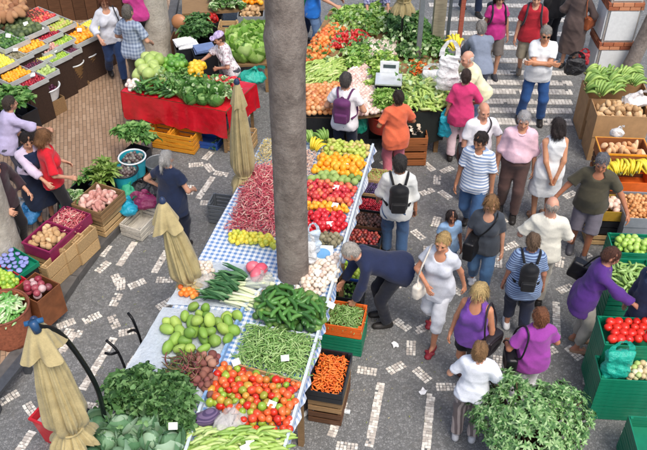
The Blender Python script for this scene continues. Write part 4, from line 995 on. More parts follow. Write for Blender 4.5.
# left column of the stall, far to near
heap('bean_pods', 'heap of beige dried bean pods at the far left corner of the long stall', 'beans', POD, [(264, 141), (276, 141), (276, 166), (252, 167)], TZ+.02, .035, 3, 1.3, stuff=True, mat=M_beige, rot='flat')
heap('bean_pods', 'big heap of pink and red speckled bean pods left of the tree trunk', 'beans', BEAN, [(250, 167), (277, 164), (282, 240), (228, 230)], TZ+.02, .05, 5, .75, stuff=True, mat=M_redbean, rot='flat', sq=.45)
heap('lemon', 'small yellow lemon in the row below the red bean pods', 'lemon', LEM, [(231, 233), (276, 239), (275, 249), (228, 243)], TZ+.02, .032, 2, 1.85)
for k in range(28):
    u = k/27; leek(P(246-22*u+random.uniform(-5, 5), 278+24*u+random.uniform(-2, 2), TZ+.05+.03*(k % 3)), .62*random.uniform(.85, 1.1), math.radians(-14+22*(.5-u)+random.uniform(-18, 18)), 'leek with white stem and dark green leaves in the bundle', 'bundle of leeks on the stall', random.uniform(-.05, .12))
heap('garlic_bulb', 'white garlic bulb bagged beside the leeks', 'garlic', GAR, [(193, 265), (212, 263), (216, 280), (196, 284)], TZ+.03, .03, 2, 1.9)
carrier_bag(P(204, 284, TZ+.02), 'clear plastic bag of garlic beside the leeks', 'E9ECEC', .2, .26, .35)
heap('orange_pepper', 'small orange pepper by the edge of the checked cloth', 'pepper', PM('orange_pepper', [p_ball(sz=1.1, lobes=4, la=.1, seed=i) for i in range(2)], M_fruit(('F08A2A', 'E8702A', 'F0A04A'))), [(180, 287), (199, 290), (198, 299), (181, 297)], TZ+.03, .035, 1, 1.8)
carrier_bag(P(259, 284, TZ+.02), 'clear plastic bag with pink fruit beside the leeks', 'C9D3D3', .22, .34, .45, .4); heap('pink_fruit', 'pink fruit showing through the clear plastic bag', 'fruit', PM('pink_fruit', [p_ball(1, 1.2, .9)], M_fruit(('D8556A', 'E0707E'))), [(247, 268), (262, 268), (262, 280), (247, 280)], TZ+.04, .085, 1, 1.5)
heap('chayote', 'large pale green chayote lying on the checked cloth', 'chayote', CHA, [(166, 324), (190, 308), (240, 316), (234, 345), (215, 354), (186, 362), (164, 358)], TZ+.015, .084, 1, 1.72, scale=(.8, 1.15))
heap('chayote', 'large pale green chayote on top of the chayote pile', 'chayote', CHA, [(182, 322), (222, 318), (216, 336), (190, 346)], TZ+.13, .082, 1, 2.1, scale=(.8, 1.15))
heap('beetroot', 'muddy purple beetroot with cut stems on the stall', 'beetroot', BEE, [(186, 356), (222, 358), (212, 398), (186, 384)], TZ+.02, .045, 2, 1.8, scale=(.7, 1.1))
heap('beetroot_stems', 'dark red and green beetroot stems among the beetroots', 'beetroot leaves', BEAN, [(166, 360), (205, 356), (200, 388), (168, 386)], TZ+.04, .055, 3, 1.1, stuff=True, mat=M_fruit(('4A5A2C', '6A2A38', '5E7A34', '8A4A4A'), 'attr'), rot='flat')
heads('kale', 'kale_bunch', 'dark green curly kale bunch at the near corner of the long stall', 'kale', [(110, 388), (140, 374), (188, 384), (197, 410), (190, 440), (165, 428), (108, 416)], TZ+.02, .17, GR_D, .78, 2, True)
heads('cabbage', 'cabbage', 'pale blue green leafy cabbage at the near corner of the long stall', 'cabbage', [(92, 424), (150, 420), (178, 450), (172, 478), (86, 478)], TZ+.05, .17, GR_B, 1.25, 1, True, tilt=.5)
V, F = surf([el((0, 0, .05), (.12, .08, .06), I3, .04), el((.06, .05, .06), (.09, .06, .06), I3, .04)], .012, disp=fold_disp(3, .008)); tag(ob('folded_cloth', mesh_np('folded_cloth', V, F, M_cloth('4A3E5E', 'stripes', '6A5A78', .02)), None, P(205, 422, TZ+.02)), 'crumpled dark purple cloth lying between kale and tomatoes', 'cloth')
carrier_bag(P(231, 424, TZ+.05), 'crumpled clear plastic bag lying on the tomatoes', 'E6E2DE', .2, .36, .6, .8)
# right column
for k, (x, y) in enumerate(((308, 139), (316, 147), (322, 138))): banana_bunch(P(x, y, TZ+.09), .2, BAN_G if k != 1 else BAN_Y, 'yellow green banana bunch at the far end behind the trunk', 'bananas on the long stall', random.uniform(-1, 1), 9)
heap('bean_pods', 'beige bean pods right of the trunk at the far end', 'beans', POD, [(298, 152), (318, 154), (312, 178), (296, 178)], TZ+.02, .035, 3, 1.3, stuff=True, mat=M_fruit(('D8B8A4', 'E0CDB8', 'C89A8A'), 'attr'), rot='flat')
heap('pear', 'green pear in the far right heap of the long stall', 'pear', PEA, [(326, 143), (371, 147), (366, 161), (320, 156)], TZ+.02, .04, 2, 1.85)
heap('mango', 'yellow orange mango in the heap in front of the pears', 'mango', MAN, [(319, 158), (366, 163), (360, 180), (314, 173)], TZ+.02, .047, 2, 1.85)
heap('custard_apple', 'knobbly green custard apple between the mangoes and apples', 'custard apple', CUS, [(316, 173), (360, 180), (358, 187), (311, 181)], TZ+.03, .05, 1, 1.8)
heap('apple', 'red apple in the wide heap right of the tree trunk', 'apple', APP, [(309, 182), (357, 188), (350, 209), (304, 205)], TZ+.02, .042, 2, 1.85)
heap('yellow_plum', 'orange yellow plum in the row between apples and tomatoes', 'plum', PM('yellow_plum', [p_ball(seed=1)], M_fruit(('E8A52A', 'F0BC3A', 'E08A2A'))), [(304, 205), (350, 210), (348, 216), (303, 212)], TZ+.03, .037, 2, 1.85)
heap('tomato', 'deep red tomato in the heap below the yellow plums', 'tomato', fruit('tomato', ('C01E28', 'CF2A34', 'D84048'), sz=.88, lobes=5, la=.03, dimple=.1, rough=.25), [(304, 213), (348, 217), (342, 237), (310, 234)], TZ+.02, .044, 2, 1.85)
heap('kiwi', 'brown kiwi fruit behind the blue oval sign', 'kiwi', KIW, [(313, 235), (342, 238), (338, 250), (318, 244)], TZ+.02, .034, 2, 1.9)
heap('garlic_bulb', 'white garlic bulb in the heap at the foot of the trunk', 'garlic', GAR, [(306, 264), (318, 262), (342, 254), (336, 282), (316, 298), (296, 292)], TZ+.02, .033, 2, 1.85)
heap('avocado', 'green avocado in the heap below the garlic', 'avocado', AVO, [(262, 294), (285, 291), (329, 303), (320, 336), (290, 333), (252, 323)], TZ+.02, .058, 2, 1.7, scale=(.75, 1.2))
heap('courgette', 'dark green courgette among the avocados', 'courgette', CUC, [(262, 298), (285, 294), (326, 306), (318, 332), (290, 330), (256, 320)], TZ+.10, .07, 2, 1.35, rot='flat')
heap('green_beans', 'wide heap of long green beans on the long stall', 'beans', BEAN, [(248, 326), (319, 340), (303, 382), (234, 363)], TZ+.02, .052, 4, .72, stuff=True, mat=M_green, rot='flat', sq=.5)
heap('tomato', 'mixed ripe tomato, red orange or green, in the near heap', 'tomato', TOMX, [(222, 366), (301, 386), (291, 432), (242, 432), (206, 404)], TZ+.02, .046, 2, 1.72, scale=(.75, 1.15))
heap('broad_bean_pod', 'plump pale green broad bean pod at the near end of the stall', 'bean', PM('broad_bean_pod', BROAD, M_fruit(('93B34E', 'A9C468', 'C2D38C', '7FA445'), 'obj')), [(192, 432), (291, 434), (286, 462), (184, 462)], TZ+.02, .07, 3, 1.05, rot=.2, sq=.5, maxn=150)
for x, y, z in ((236, 362, .2), (285, 358, .17), (335, 205, .15), (331, 305, .17), (345, 165, .14), (272, 404, .16), (245, 448, .14), (173, 426, .3), (318, 272, .12), (336, 187, .15), (250, 441, .14), (330, 224, .15)): price_card(P(x, y, TZ+z), 0, .085)
# sign standing on the stall: white card with a blue oval
sg = thing('price_sign', 'white shop card with a pale blue oval by the trunk', 'sign', P(322, 262, TZ+.02), math.radians(-4)); m = MB(); m.box((0, 0, .11), (.26, .006, .2)); o = m.build('card', M_plain('EDEFEF', .6, .04), sg)
V = [(.1*math.cos(a), -.005, .11+.065*math.sin(a)) for a in np.linspace(0, 2*math.pi, 24, False)]; m = MB(); m.add(V, [tuple(range(24))]); m.build('oval', M_plain('6FA8DA', .6, .1), sg); sg.rotation_euler = (-.5, 0, math.radians(-4)); m = MB(); m.box((0, .05, .08), (.02, .1, .16)); m.build('prop', W_OLD, sg)
for k, (x, y, z) in enumerate(((308, 262, 1.02), (313, 252, 1.0))): carrier_bag(P(x, y, z), 'bundle of white carrier bags hung on the trunk' if k == 0 else 'blue white carrier bags hung beside the trunk bundle', 'EEF1F3' if k == 0 else 'CFE0F0', .46, .18, .95, .3*k, hang=True, fill=.7)
# ---------------------------------------------------------------- crates along the right side of the long stall
RZ = math.radians(-12); RZ2 = RZ+math.pi/2
def stack_under(px, ztop, L, W, rz, mats, label, H=.2):
    "supporting crates below a displayed crate down to the ground"
    z = ztop; k = 0
    while z > .05:
        h = min(H, z); z -= h
        crate(label, P(*px, ztop)-Vector((0, 0, ztop-z)), L*.97, W*.97, h-.004, rz, mats[k % len(mats)], 2, .3, 'crate'); k += 1
def filled(px, z, L, W, H, rz, mat, label, fillname, filllabel, cat, protos, r, layers=1, slat=3, gap=.25, under=None, stuff=False, fmat=None, solid=False, fz=None, rim=0, name=None, sp=1.85, rot='any', mat2=None, sq=.9):
    c = P(*px, z+H); c.z = z
    if solid: solidbox(label, c, L, W, H, rz, mat, name or 'produce_box', 'box', rim, mat2)
    else: crate(label, c, L, W, H, rz, mat, slat, gap, name or 'crate')
    zz = z+(H*.55 if fz is None else fz)
    heap(fillname, filllabel, cat, protos, sq_poly(c, L, W, rz, .03+(0 if stuff else r*.8)), zz, r, layers, sp, stuff=stuff, mat=fmat, rot=rot, sq=sq)
    o = MB(); return c
M_purp = M_fruit(('2A2238', '3E3050', '52406A'), 'attr', .4); M_cher = M_fruit(('8A1426', 'A81E2E', 'C03040', '6E1020'), 'attr', .25); M_fig = M_fruit(('3A2A28', '5A3E36', '6E4A44'), 'attr', .6); SB = [p_ball(seed=1, seg=8, rings=6), p_ball(1.1, 1, .9, seed=2, seg=8, rings=6)]
filled((374, 174), .42, .52, .3, .12, RZ, W_PINE, 'pale pine crate with green leaves at the far end beside the stall', 'small_greens', 'small pale green leaves in the far pine crate', 'greens', POD, .035, 2, 2, stuff=True, fmat=M_pale)
filled((372, 187), .40, .52, .32, .12, RZ, W_PINE, 'pine crate of dark purple grapes beside the stall', 'grapes', 'dark purple grapes filling a pine crate', 'grapes', SB, .016, 3, 2, stuff=True, fmat=M_purp)
filled((370, 203), .36, .52, .32, .12, RZ, PL_K, 'black crate of red cherries beside the stall', 'cherries', 'red cherries filling a black crate', 'cherries', SB, .016, 3, 2, stuff=True, fmat=M_cher)
filled((367, 219), .32, .52, .32, .12, RZ, W_DARK, 'dark wooden crate of brown figs beside the stall', 'figs', 'brown purple figs filling a dark crate', 'figs', SB, .026, 2, 2, stuff=True, fmat=M_fig)
filled((363, 236), .28, .5, .32, .12, RZ, PL_K, 'black crate of mixed red fruit behind the limes', 'red_fruit', 'small red and dark fruit in a black crate', 'fruit', SB, .028, 2, 2, stuff=True, fmat=M_fruit(('5A2A28', 'A83A3A', '3A2A2A', 'C05A4A'), 'attr'))
for px, z, lb in (((374, 174), .41, 'pale wooden stand crate under the green leaves'), ((372, 187), .39, 'worn wooden stand crate under the grapes'), ((370, 203), .35, 'wooden stand crate under the cherries'), ((367, 219), .31, 'wooden stand crate under the figs'), ((363, 236), .27, 'wooden stand crate under the black fruit crate')):
    c = P(*px, z+.12); c.z = .005; crate(lb, c, .48, .28, z-.01, RZ, W_OLD, 3, .3)
filled((351, 268), .22, .42, .40, .16, RZ, PL_B, 'blue plastic crate of limes beside the stooping man', 'lime', 'green yellow lime in the blue crate', 'lime', LIM, .034, 2, 3, .15)
filled((347, 289), .2, .42, .32, .16, RZ, PL_K, 'black crate of dark herbs between limes and beans', 'herbs', 'dark green bunched herbs in a black crate', 'herbs', [p_leaf(1, .5, .4, .2, .1, 4, 3, i) for i in range(4)], .06, 3, 3, stuff=True, fmat=M_leaf(GR_M, 'attr'), sp=.9, sq=.4)
filled((345, 314), .3, .48, .42, .18, RZ, PL_O, 'orange plastic crate of thin green beans', 'green_beans', 'thin green beans filling the orange crate', 'beans', BEAN, .042, 4, 3, .15, stuff=True, fmat=M_green, sp=.8, rot='flat', sq=.5)
for z, lb in ((.0, 'bottom green plastic crate under the orange bean crate'), (.15, 'upper green plastic crate under the orange bean crate')): c = P(345, 314, .48); c.z = z+.002; crate(lb, c, .5, .44, .145, RZ, PL_G, 3, .2)
for px, z, lb in (((351, 268), .21, 'black plastic crate under the blue lime crate'), ((347, 289), .19, 'black plastic crate under the herb crate')): c = P(*px, z+.16); c.z = .002; crate(lb, c, .42, .34, z-.01, RZ, PL_K, 2, .2)
filled((330, 371), .42, .40, .62, .16, RZ, PL_K, 'black plastic crate heaped with carrots', 'carrots', 'stubby orange carrots filling the black crate', 'carrots', CAR, .03, 5, 2, .1, stuff=True, fmat=M_carrot, sp=1.25, rot='flat', sq=.6)
for z, lb, mt in ((.0, 'bottom wooden crate of the stack under the carrots', W_DARK), (.21, 'upper wooden crate of the stack under the carrots', W_OLD)): c = P(330, 371, .58); c.z = z+.002; crate(lb, c, .38, .58, .2, RZ, mt, 2, .3)
m = MB(); m.tube(smooth_path([(-.25, -.1, .02), (-.05, .03, .05), (.15, 0, .03), (.32, -.03, .02)], 5), .03, 6); o = m.build('plastic_strap', M_film('E4E8E8', .9), None, True); o.location = P(322, 411, 0); tag(o, 'strip of white plastic wrap on the ground below the carrots', 'plastic wrap')
# ---------------------------------------------------------------- big vegetable stall beyond
UZ = .86; US = thing('market_stall', 'large far stall heaped with onions, tomatoes and greens under the wooden posts', 'stall', P(370, 70, 0))
U = [(302, 117), (346, 118), (380, 114), (400, 112), (446, 110), (452, 60), (408, 6), (330, 10), (304, 55)]
slab('table_top', [P(*q, UZ) for q in U], .05, W_OLD, US)
for q in ((308, 115), (345, 118), (440, 106), (412, 22), (330, 20), (308, 62)): p = loc_pts(US, [P(*q, UZ)])[0]; m = MB(); m.box((p[0], p[1], (UZ-.06)/2), (.07, .07, UZ-.06)); m.build('leg', W_OLD, US)
uq = [P(303, 121, UZ), P(446, 111, UZ), P(452, 62, UZ)]; sheet('dark_skirt', [P(303, 117, UZ+.006), P(346, 118, UZ+.006), P(350, 100, UZ+.006), P(303, 98, UZ+.006)], 12, 6, M_cloth('1E2022', rough=.7), US, .001, [(0, .55)])
sheet('dark_skirt', [P(400, 113, UZ+.006), P(446, 110, UZ+.006), P(446, 95, UZ+.006), P(402, 100, UZ+.006)], 12, 6, M_cloth('1E2422', rough=.7), US, .001, [(0, .55), (1, .5)])
heap('onion', 'brown onion in the big heap beside the purple backpack', 'onion', ONI, [(303, 88), (347, 85), (346, 116), (302, 117)], UZ+.05, .044, 2, 1.75)
heap('shallot', 'small pale pink onion in the heap right of the brown onions', 'onion', PM('shallot', [p_ball(sz=.95, dimple=-.25, seed=i) for i in range(2)], M_fruit(('D9B8AC', 'E6D2C6', 'C9A096', 'EDE4D8'))), [(347, 72), (366, 62), (384, 114), (348, 118)], UZ+.03, .036, 1, 1.7)
heap('spring_onions', 'long green spring onions and corn husks behind the onions', 'spring onions', BROAD, [(306, 66), (345, 60), (345, 86), (304, 89)], UZ+.02, .07, 3, .95, stuff=True, mat=M_pale, rot=.7, sq=.5)
heads('lettuce', 'lettuce', 'bright green lettuce in the middle of the far stall', 'lettuce', [(344, 54), (368, 48), (374, 64), (350, 72)], UZ+.02, .15, GR_L, 1.05, 2)
heads('lettuce', 'lettuce', 'yellow green lettuce left of the weighing scale', 'lettuce', [(370, 60), (396, 56), (398, 70), (378, 86), (368, 88)], UZ+.02, .15, ('8CB850', 'A6CB5A', 'C2DA76', 'D6E69A'), 1.05, 2)
heap('tomatoes', 'heap of orange red tomatoes in front of the blue shirted person', 'tomatoes', SB, [(303, 62), (312, 42), (334, 24), (350, 28), (342, 40), (328, 56), (310, 68)], UZ+.01, .042, 4, 1.75, stuff=True, mat=M_fruit(('E07A2E', 'E8924A', 'D8602A', 'E8A860'), 'attr', .4))
heap('red_peppers', 'band of bright red peppers across the far stall', 'peppers', SB, [(324, 42), (366, 33), (370, 40), (352, 48), (324, 50)], UZ+.03, .036, 4, 1.6, stuff=True, mat=M_fruit(('B8201E', 'C8302A', 'D8484A'), 'attr', .35))
heap('garlic_bulb', 'white garlic bulb in the far stall heap', 'garlic', GAR, [(366, 42), (396, 42), (398, 56), (366, 60)], UZ+.04, .036, 1, 1.7)
heads('kale', 'kale_bunch', 'dark leafy kale bunch on the far stall', 'kale', [(384, 20), (406, 16), (412, 44), (390, 46)], UZ+.02, .2, GR_D, .85, 2)
heads('lettuce', 'lettuce', 'mixed green lettuce at the back of the far stall', 'lettuce', [(332, 14), (380, 10), (392, 24), (380, 40), (348, 30), (332, 26)], UZ+.02, .17, GR_L, .95, 2)
heads('bunch', 'herb_bunch', 'dark green herb bunch between the peppers and lettuces', 'herbs', [(352, 46), (368, 42), (370, 50), (354, 54)], UZ+.02, .13, GR_D, 1.0, 1)
heap('carrots', 'heap of loose orange carrots by the white bag', 'carrots', CAR, [(410, 60), (426, 68), (442, 84), (424, 84), (408, 72)], UZ+.02, .045, 4, 1.3, stuff=True, mat=M_carrot, rot='flat', sq=.6)
heap('pale_peppers', 'heap of long pale green peppers on the near right corner of the far stall', 'peppers', BROAD, [(402, 76), (420, 84), (446, 90), (446, 110), (404, 112)], UZ+.02, .075, 4, .95, stuff=True, mat=M_pale, rot='flat', sq=.5)
heads('bunch', 'celery_bunch', 'light green celery bunch between the shallots and pale peppers', 'celery', [(372, 96), (404, 96), (406, 111), (376, 113)], UZ+.02, .15, GR_L, .9, 2)
heads('kale', 'kale_bunch', 'dark kale bunch beside the carrots and the posts', 'kale', [(400, 46), (424, 56), (414, 62), (400, 58)], UZ+.02, .15, GR_D, .95, 1)
heads('lettuce', 'lettuce', 'loose green lettuce around the timber post', 'lettuce', [(412, 16), (440, 40), (450, 66), (428, 58), (412, 40)], UZ+.02, .16, GR_M, 1.0, 2)
heads('lettuce', 'lettuce', 'pale lettuce beside the reddish post', 'lettuce', [(440, 60), (452, 64), (452, 86), (440, 84)], UZ+.02, .15, GR_C, 1.1, 1)
sc_ = thing('weighing_scale', 'white and black weighing scale on the far stall', 'scale', P(388, 92, UZ), -.1); m = MB(); m.box((0, 0, .1), (.4, .34, .2)); m.build('scale_body', PL_K, sc_); m = MB(); m.box((0, -.02, .24), (.42, .36, .025)); m.build('weighing_plate', M_plain('D5D9DC', .3, .05, metal=.4), sc_); m = MB(); m.box((0, .19, .34), (.3, .05, .2)); m.build('display_head', PL_W, sc_); m = MB(); m.box((0, .162, .37), (.2, .004, .06)); m.build('display', M_plain('3A4A48', .2), sc_)
solidbox('black bin under the weighing scale', P(384, 112, 0.4)-Vector((0, 0, .4)), .5, .4, .55, 0, PL_K, 'black_bin', 'bin')
basket('red plastic basket of carrots beside the orange shirt', P(384, 112, .72)-Vector((0, 0, .3)), .22, .27, .3, M_plastic('C04030'), 'basket', None, 'basket', weave=False); heap('carrots', 'orange carrots heaped in the red basket', 'carrots', CAR, [(374, 106), (394, 106), (392, 113), (376, 113)], .70, .04, 3, 1.3, stuff=True, mat=M_carrot, rot='flat', sq=.6)
for z, lb in ((.005, 'bottom red brown wooden crate of the pair below the far stall'), (.28, 'upper red brown wooden crate holding paper scraps')): c = P(411, 134, .5); c.z = z; crate(lb, c, .5, .36, .27, .02, W_RED, 2, .22)
heap('paper_scraps', 'crumpled paper in the upper wooden crate', 'paper', [p_leaf(1, .9, .4, .3, .2, 4, 4, i) for i in range(3)], [(399, 129), (424, 129), (423, 137), (400, 137)], .48, .07, 2, 1.2, stuff=True, mat=M_fruit(('C9B8A0', 'E0D6C8', 'B09A80'), 'attr', .8))
# posts, hanging bag and bananas above the far stall
def post(px, w_, h_, mat, label, lean=0):
    t = thing('post', label, 'post', P(*px, 0)); m = MB(); m.box((0, 0, h_/2), (w_, w_, h_)); m.build('shaft', mat, t); m = MB(); m.box((0, 0, .04), (w_*2.2, w_*2.2, .08)); m.build('foot', M_plain('5A5A58'), t); m = MB(); m.box((0, 0, h_+.03), (w_*1.3, w_*1.3, .06)); m.build('head', mat, t); return t
post((414, 104), .08, 4.2, M_plain('8A9298', .4, .1, metal=.5), 'slim grey metal post behind the carrots'); post((432, 88), .2, 4.0, M_wood('B8AC92'), 'wide weathered timber post among the far greens'); post((441, 96), .05, 3.6, M_plain('6A7278', .4, metal=.5), 'thin dark steel pole holding the white bag'); post((451, 108), .07, 2.6, M_wood('A85A48'), 'thin reddish wooden post at the corner of the far stall')
carrier_bag(P(446, 90, 1.1), 'long white plastic bag hung on the steel pole', 'F2F4F4', .85, .34, .98, hang=True, fill=.4)
for k, (x, y, z) in enumerate(((455, 36, 1.55), (452, 40, 1.5))): banana_bunch(P(x, y+8, z), .22, BAN_Y, 'hanging yellow banana bunch beside the white bag', 'hanging bananas', .5*k, 9)
heads('bunch', 'herb_bunch', 'green herb bunch hung below the bananas', 'herbs', [(447, 62), (456, 60), (457, 72), (448, 74)], .9, .2, GR_M, 1.2, 1)
# ---------------------------------------------------------------- table with the red cloth
RT = thing('market_table', 'table with a shiny red plastic cloth heaped with vegetables', 'table', P(190, 90, 0)); rq = [P(121, 92, .84), P(226, 112, .84), P(256, 84, .84), P(150, 66, .84)]
slab('table_top', rq, .04, W_OLD, RT)
def m_red():
    t = NT('red_plastic_cloth'); co = t.obj(); t.bump(t.noise(co, 6, 3, .5), .6, .03); return t.out(t.ramp(t.noise(co, 4, 3), [(.3, srgb('B4141E')), (.7, srgb('DC2030'))]), .2, .7)
sheet('red_cloth', [q+Vector((0, 0, .01)) for q in rq], 30, 16, m_red(), RT, .002, [(0, .46), (1, .42), (3, .4)])
for q in ((128, 92), (222, 108), (250, 86), (152, 72)): p = loc_pts(RT, [P(*q, .84)])[0]; m = MB(); m.box((p[0], p[1], .4), (.05, .05, .79)); m.build('leg', W_OLD, RT)
RZ_ = .86
heap('marrow', 'pale green marrow at the left end of the red table', 'marrow', SQU, [(138, 78), (148, 66), (166, 66), (164, 86), (142, 88)], RZ_, .1, 2, 1.5)
heap('green_pepper', 'green pepper in the heap behind the marrows', 'pepper', PEP, [(160, 66), (186, 62), (192, 76), (166, 80)], RZ_, .055, 3, 1.6); heap('yellow_pepper', 'yellow pepper among the vegetables on the red table', 'pepper', YPEP, [(190, 66), (206, 68), (200, 82), (190, 78)], RZ_+.05, .05, 2, 1.7)
heap('courgette', 'dark green courgette at the front of the red table', 'courgette', CUC, [(130, 88), (165, 88), (178, 94), (176, 101), (132, 93)], RZ_, .06, 3, 1.5, rot='flat')
heap('radish', 'small white radish at the front left corner of the red table', 'radish', PM('radish', [p_ball(sz=1.3)], M_fruit(('E8E0D0', 'D8B8B0', 'F0ECE0'))), [(127, 86), (140, 84), (142, 90), (129, 92)], RZ_, .04, 2, 1.7)
heads('cabbage', 'cabbage', 'round green cabbage on the red table', 'cabbage', [(176, 88), (200, 84), (226, 94), (224, 108), (180, 101)], RZ_, .15, GR_M, 1.35, 2, True, GR_C)
heads('lettuce', 'lettuce', 'frilly green lettuce at the right end of the red table', 'lettuce', [(204, 80), (236, 86), (232, 104), (212, 96)], RZ_+.05, .16, GR_C, 1.15, 1, False)
heads('lettuce', 'lettuce', 'deep green leafy head behind the peppers on the red table', 'lettuce', [(164, 74), (192, 72), (196, 88), (168, 90)], RZ_+.06, .13, GR_M, 1.2, 1, False)
heap('strawberry', 'red strawberry at the back of the red table', 'strawberry', STR, [(212, 78), (240, 80), (238, 90), (214, 86)], RZ_+.08, .026, 2, 1.8)
carrier_bag(P(152, 70, RZ_), 'crumpled white plastic bag on the corner of the red table', 'F0F2F2', .3, .4, .9)
for k, (x, y, mt, lb) in enumerate(((162, 128, PL_OY, 'yellow orange plastic crate under the left of the red table'), (184, 132, PL_OY, 'yellow orange plastic crate in the middle under the red table'), (240, 132, W_PINE, 'light wooden crate beside the right end of the red table'))):
    c = P(x, y, .3); c.z = .004; crate(lb, c, .46, .36, .34 if k < 2 else .3, math.radians(-16), mt, 4 if k < 2 else 3, .3)
c = P(207, 137, .12); c.z = .004; crate('flat blue plastic crate under the red table', c, .5, .34, .13, math.radians(-16), PL_B, 2, .15)
heads('bunch', 'herb_bunch', 'wilted greens dropped on the cobbles beside the blue crate', 'herbs', [(212, 143), (222, 141), (224, 151), (214, 153)], 0, .12, GR_M, 1.4, 1)
# stall behind the red table
BT = thing('market_stall', 'low stall of cabbages and crates behind the capped seller', 'stall', P(225, 20, 0)); slab('table_top', [P(*q, .6) for q in ((222, 66), (268, 64), (268, 24), (226, 28))], .04, W_OLD, BT)
for q in ((226, 64), (266, 62), (266, 28), (228, 30)): p = loc_pts(BT, [P(*q, .6)])[0]; m = MB(); m.box((p[0], p[1], .28), (.06, .06, .55)); m.build('leg', W_OLD, BT)
heads('cabbage', 'cabbage', 'large pale green cabbage in the pile behind the capped seller', 'cabbage', [(228, 40), (268, 28), (268, 62), (232, 64)], .62, .2, GR_L, 1.15, 2, True, GR_C)
carrier_bag(P(252, 82, .66), 'turquoise plastic bag at the right end of the red table', '2AB8A2', .36, .42, .92)
def boxpx(px, z, L, W, H, rz, mat, label, **kw): c = P(*px, z+H); c.z = z; return solidbox(label, c, L, W, H, rz, mat, **kw)
filled((210, 18), .5, .45, .4, .2, 0, PL_K, 'black crate of dark red peppers behind the seller', 'red_pepper', 'dark red pepper in the black crate', 'pepper', RPEP, .05, 2, 2); boxpx((210, 22), 0.004, .45, .4, .48, 0, PL_K, 'tall black bin under the red peppers', name='black_bin', cat='bin')
c = P(228, 24, .75); c.z = .35; crate('pale wooden slatted crate standing behind the seller', c, .36, .36, .4, 0, W_PINE, 3, .3); c = P(228, 24, .75); c.z = 0; solidbox('black box holding up the slatted crate', c, .4, .4, .34, 0, PL_K, 'black_box', 'box')
filled((251, 12), .3, .5, .42, .45, 0, PL_GY, 'grey bin of brown potatoes by the tree trunk', 'potato', 'brown potato heaped in the grey bin', 'potato', POT, .045, 3, solid=True, name='bin', fz=.36); c = P(251, 12, .75); c.z = 0; solidbox('grey plinth box under the potato bin', c, .46, .4, .295, 0, PL_GY, 'plastic_box', 'box')
heap('orange', 'orange in the far heap beside the potato bin', 'orange', ORA, [(240, -4), (262, -4), (262, 5), (240, 5)], .8, .05, 2, 1.8)
FT = thing('market_stall', 'far low stall of green vegetables at the back', 'stall', P(225, -10, 0)); slab('table_top', [P(*q, .78) for q in ((182, 14), (266, 8), (266, -26), (182, -22))], .05, W_OLD, FT)
for q in ((186, 12), (262, 6), (262, -22), (186, -20)): p = loc_pts(FT, [P(*q, .78)])[0]; m = MB(); m.box((p[0], p[1], .36), (.06, .06, .73)); m.build('leg', W_OLD, FT)
heads('lettuce', 'lettuce', 'bright green lettuce on the far low stall', 'lettuce', [(212, -6), (242, -8), (244, 10), (214, 12)], .8, .16, GR_C, 1.1, 2)
heads('kale', 'kale_bunch', 'dark green leafy bunch beside the pale tree trunk', 'kale', [(184, 26), (208, 22), (210, 40), (186, 44)], .55, .2, GR_D, 1.0, 2); c = P(197, 38, .5); c.z = 0; solidbox('dark crate box under the leafy bunches', c, .6, .5, .5, 0, PL_K, 'black_box', 'box')
heap('brown_gourd', 'round brown gourd beside the pale trunk', 'gourd', PM('brown_gourd', [p_ball(1.2, 1.2, .7)], M_fruit(('9A6A4A', 'B07A52'))), [(176, 24), (186, 24), (186, 32), (176, 32)], .6, .13, 1, 2)
c = P(181, 36, .6); c.z = 0; solidbox('dark box under the brown gourd', c, .35, .35, .6, 0, W_DARK, 'wooden_box', 'box')
for k, (x, y, col, lb) in enumerate(((186, 44, 'E4E6E8', 'folded newspapers on a black box behind the red table'), (204, 50, '6A7EA8', 'folded blue cloth on a black box behind the red table'))):
    c = P(x, y, .6); c.z = 0; solidbox('tall black box under the '+('newspapers' if k == 0 else 'blue cloth'), c, .42, .36, .58, .3, PL_K, 'black_box', 'box'); t = thing('newspaper_pile' if k == 0 else 'folded_cloth', lb, 'newspaper' if k == 0 else 'cloth', (c.x, c.y, .585), .3)
    for j in range(4): ob('sheet', boxmesh((.36, .28, .018), M_cloth(col) if k else M_plain(col, .8, .15, 40), 'sheet'), t, (random.uniform(-.03, .03), random.uniform(-.03, .03), .01+.02*j), (0, 0, random.uniform(-.2, .2)))
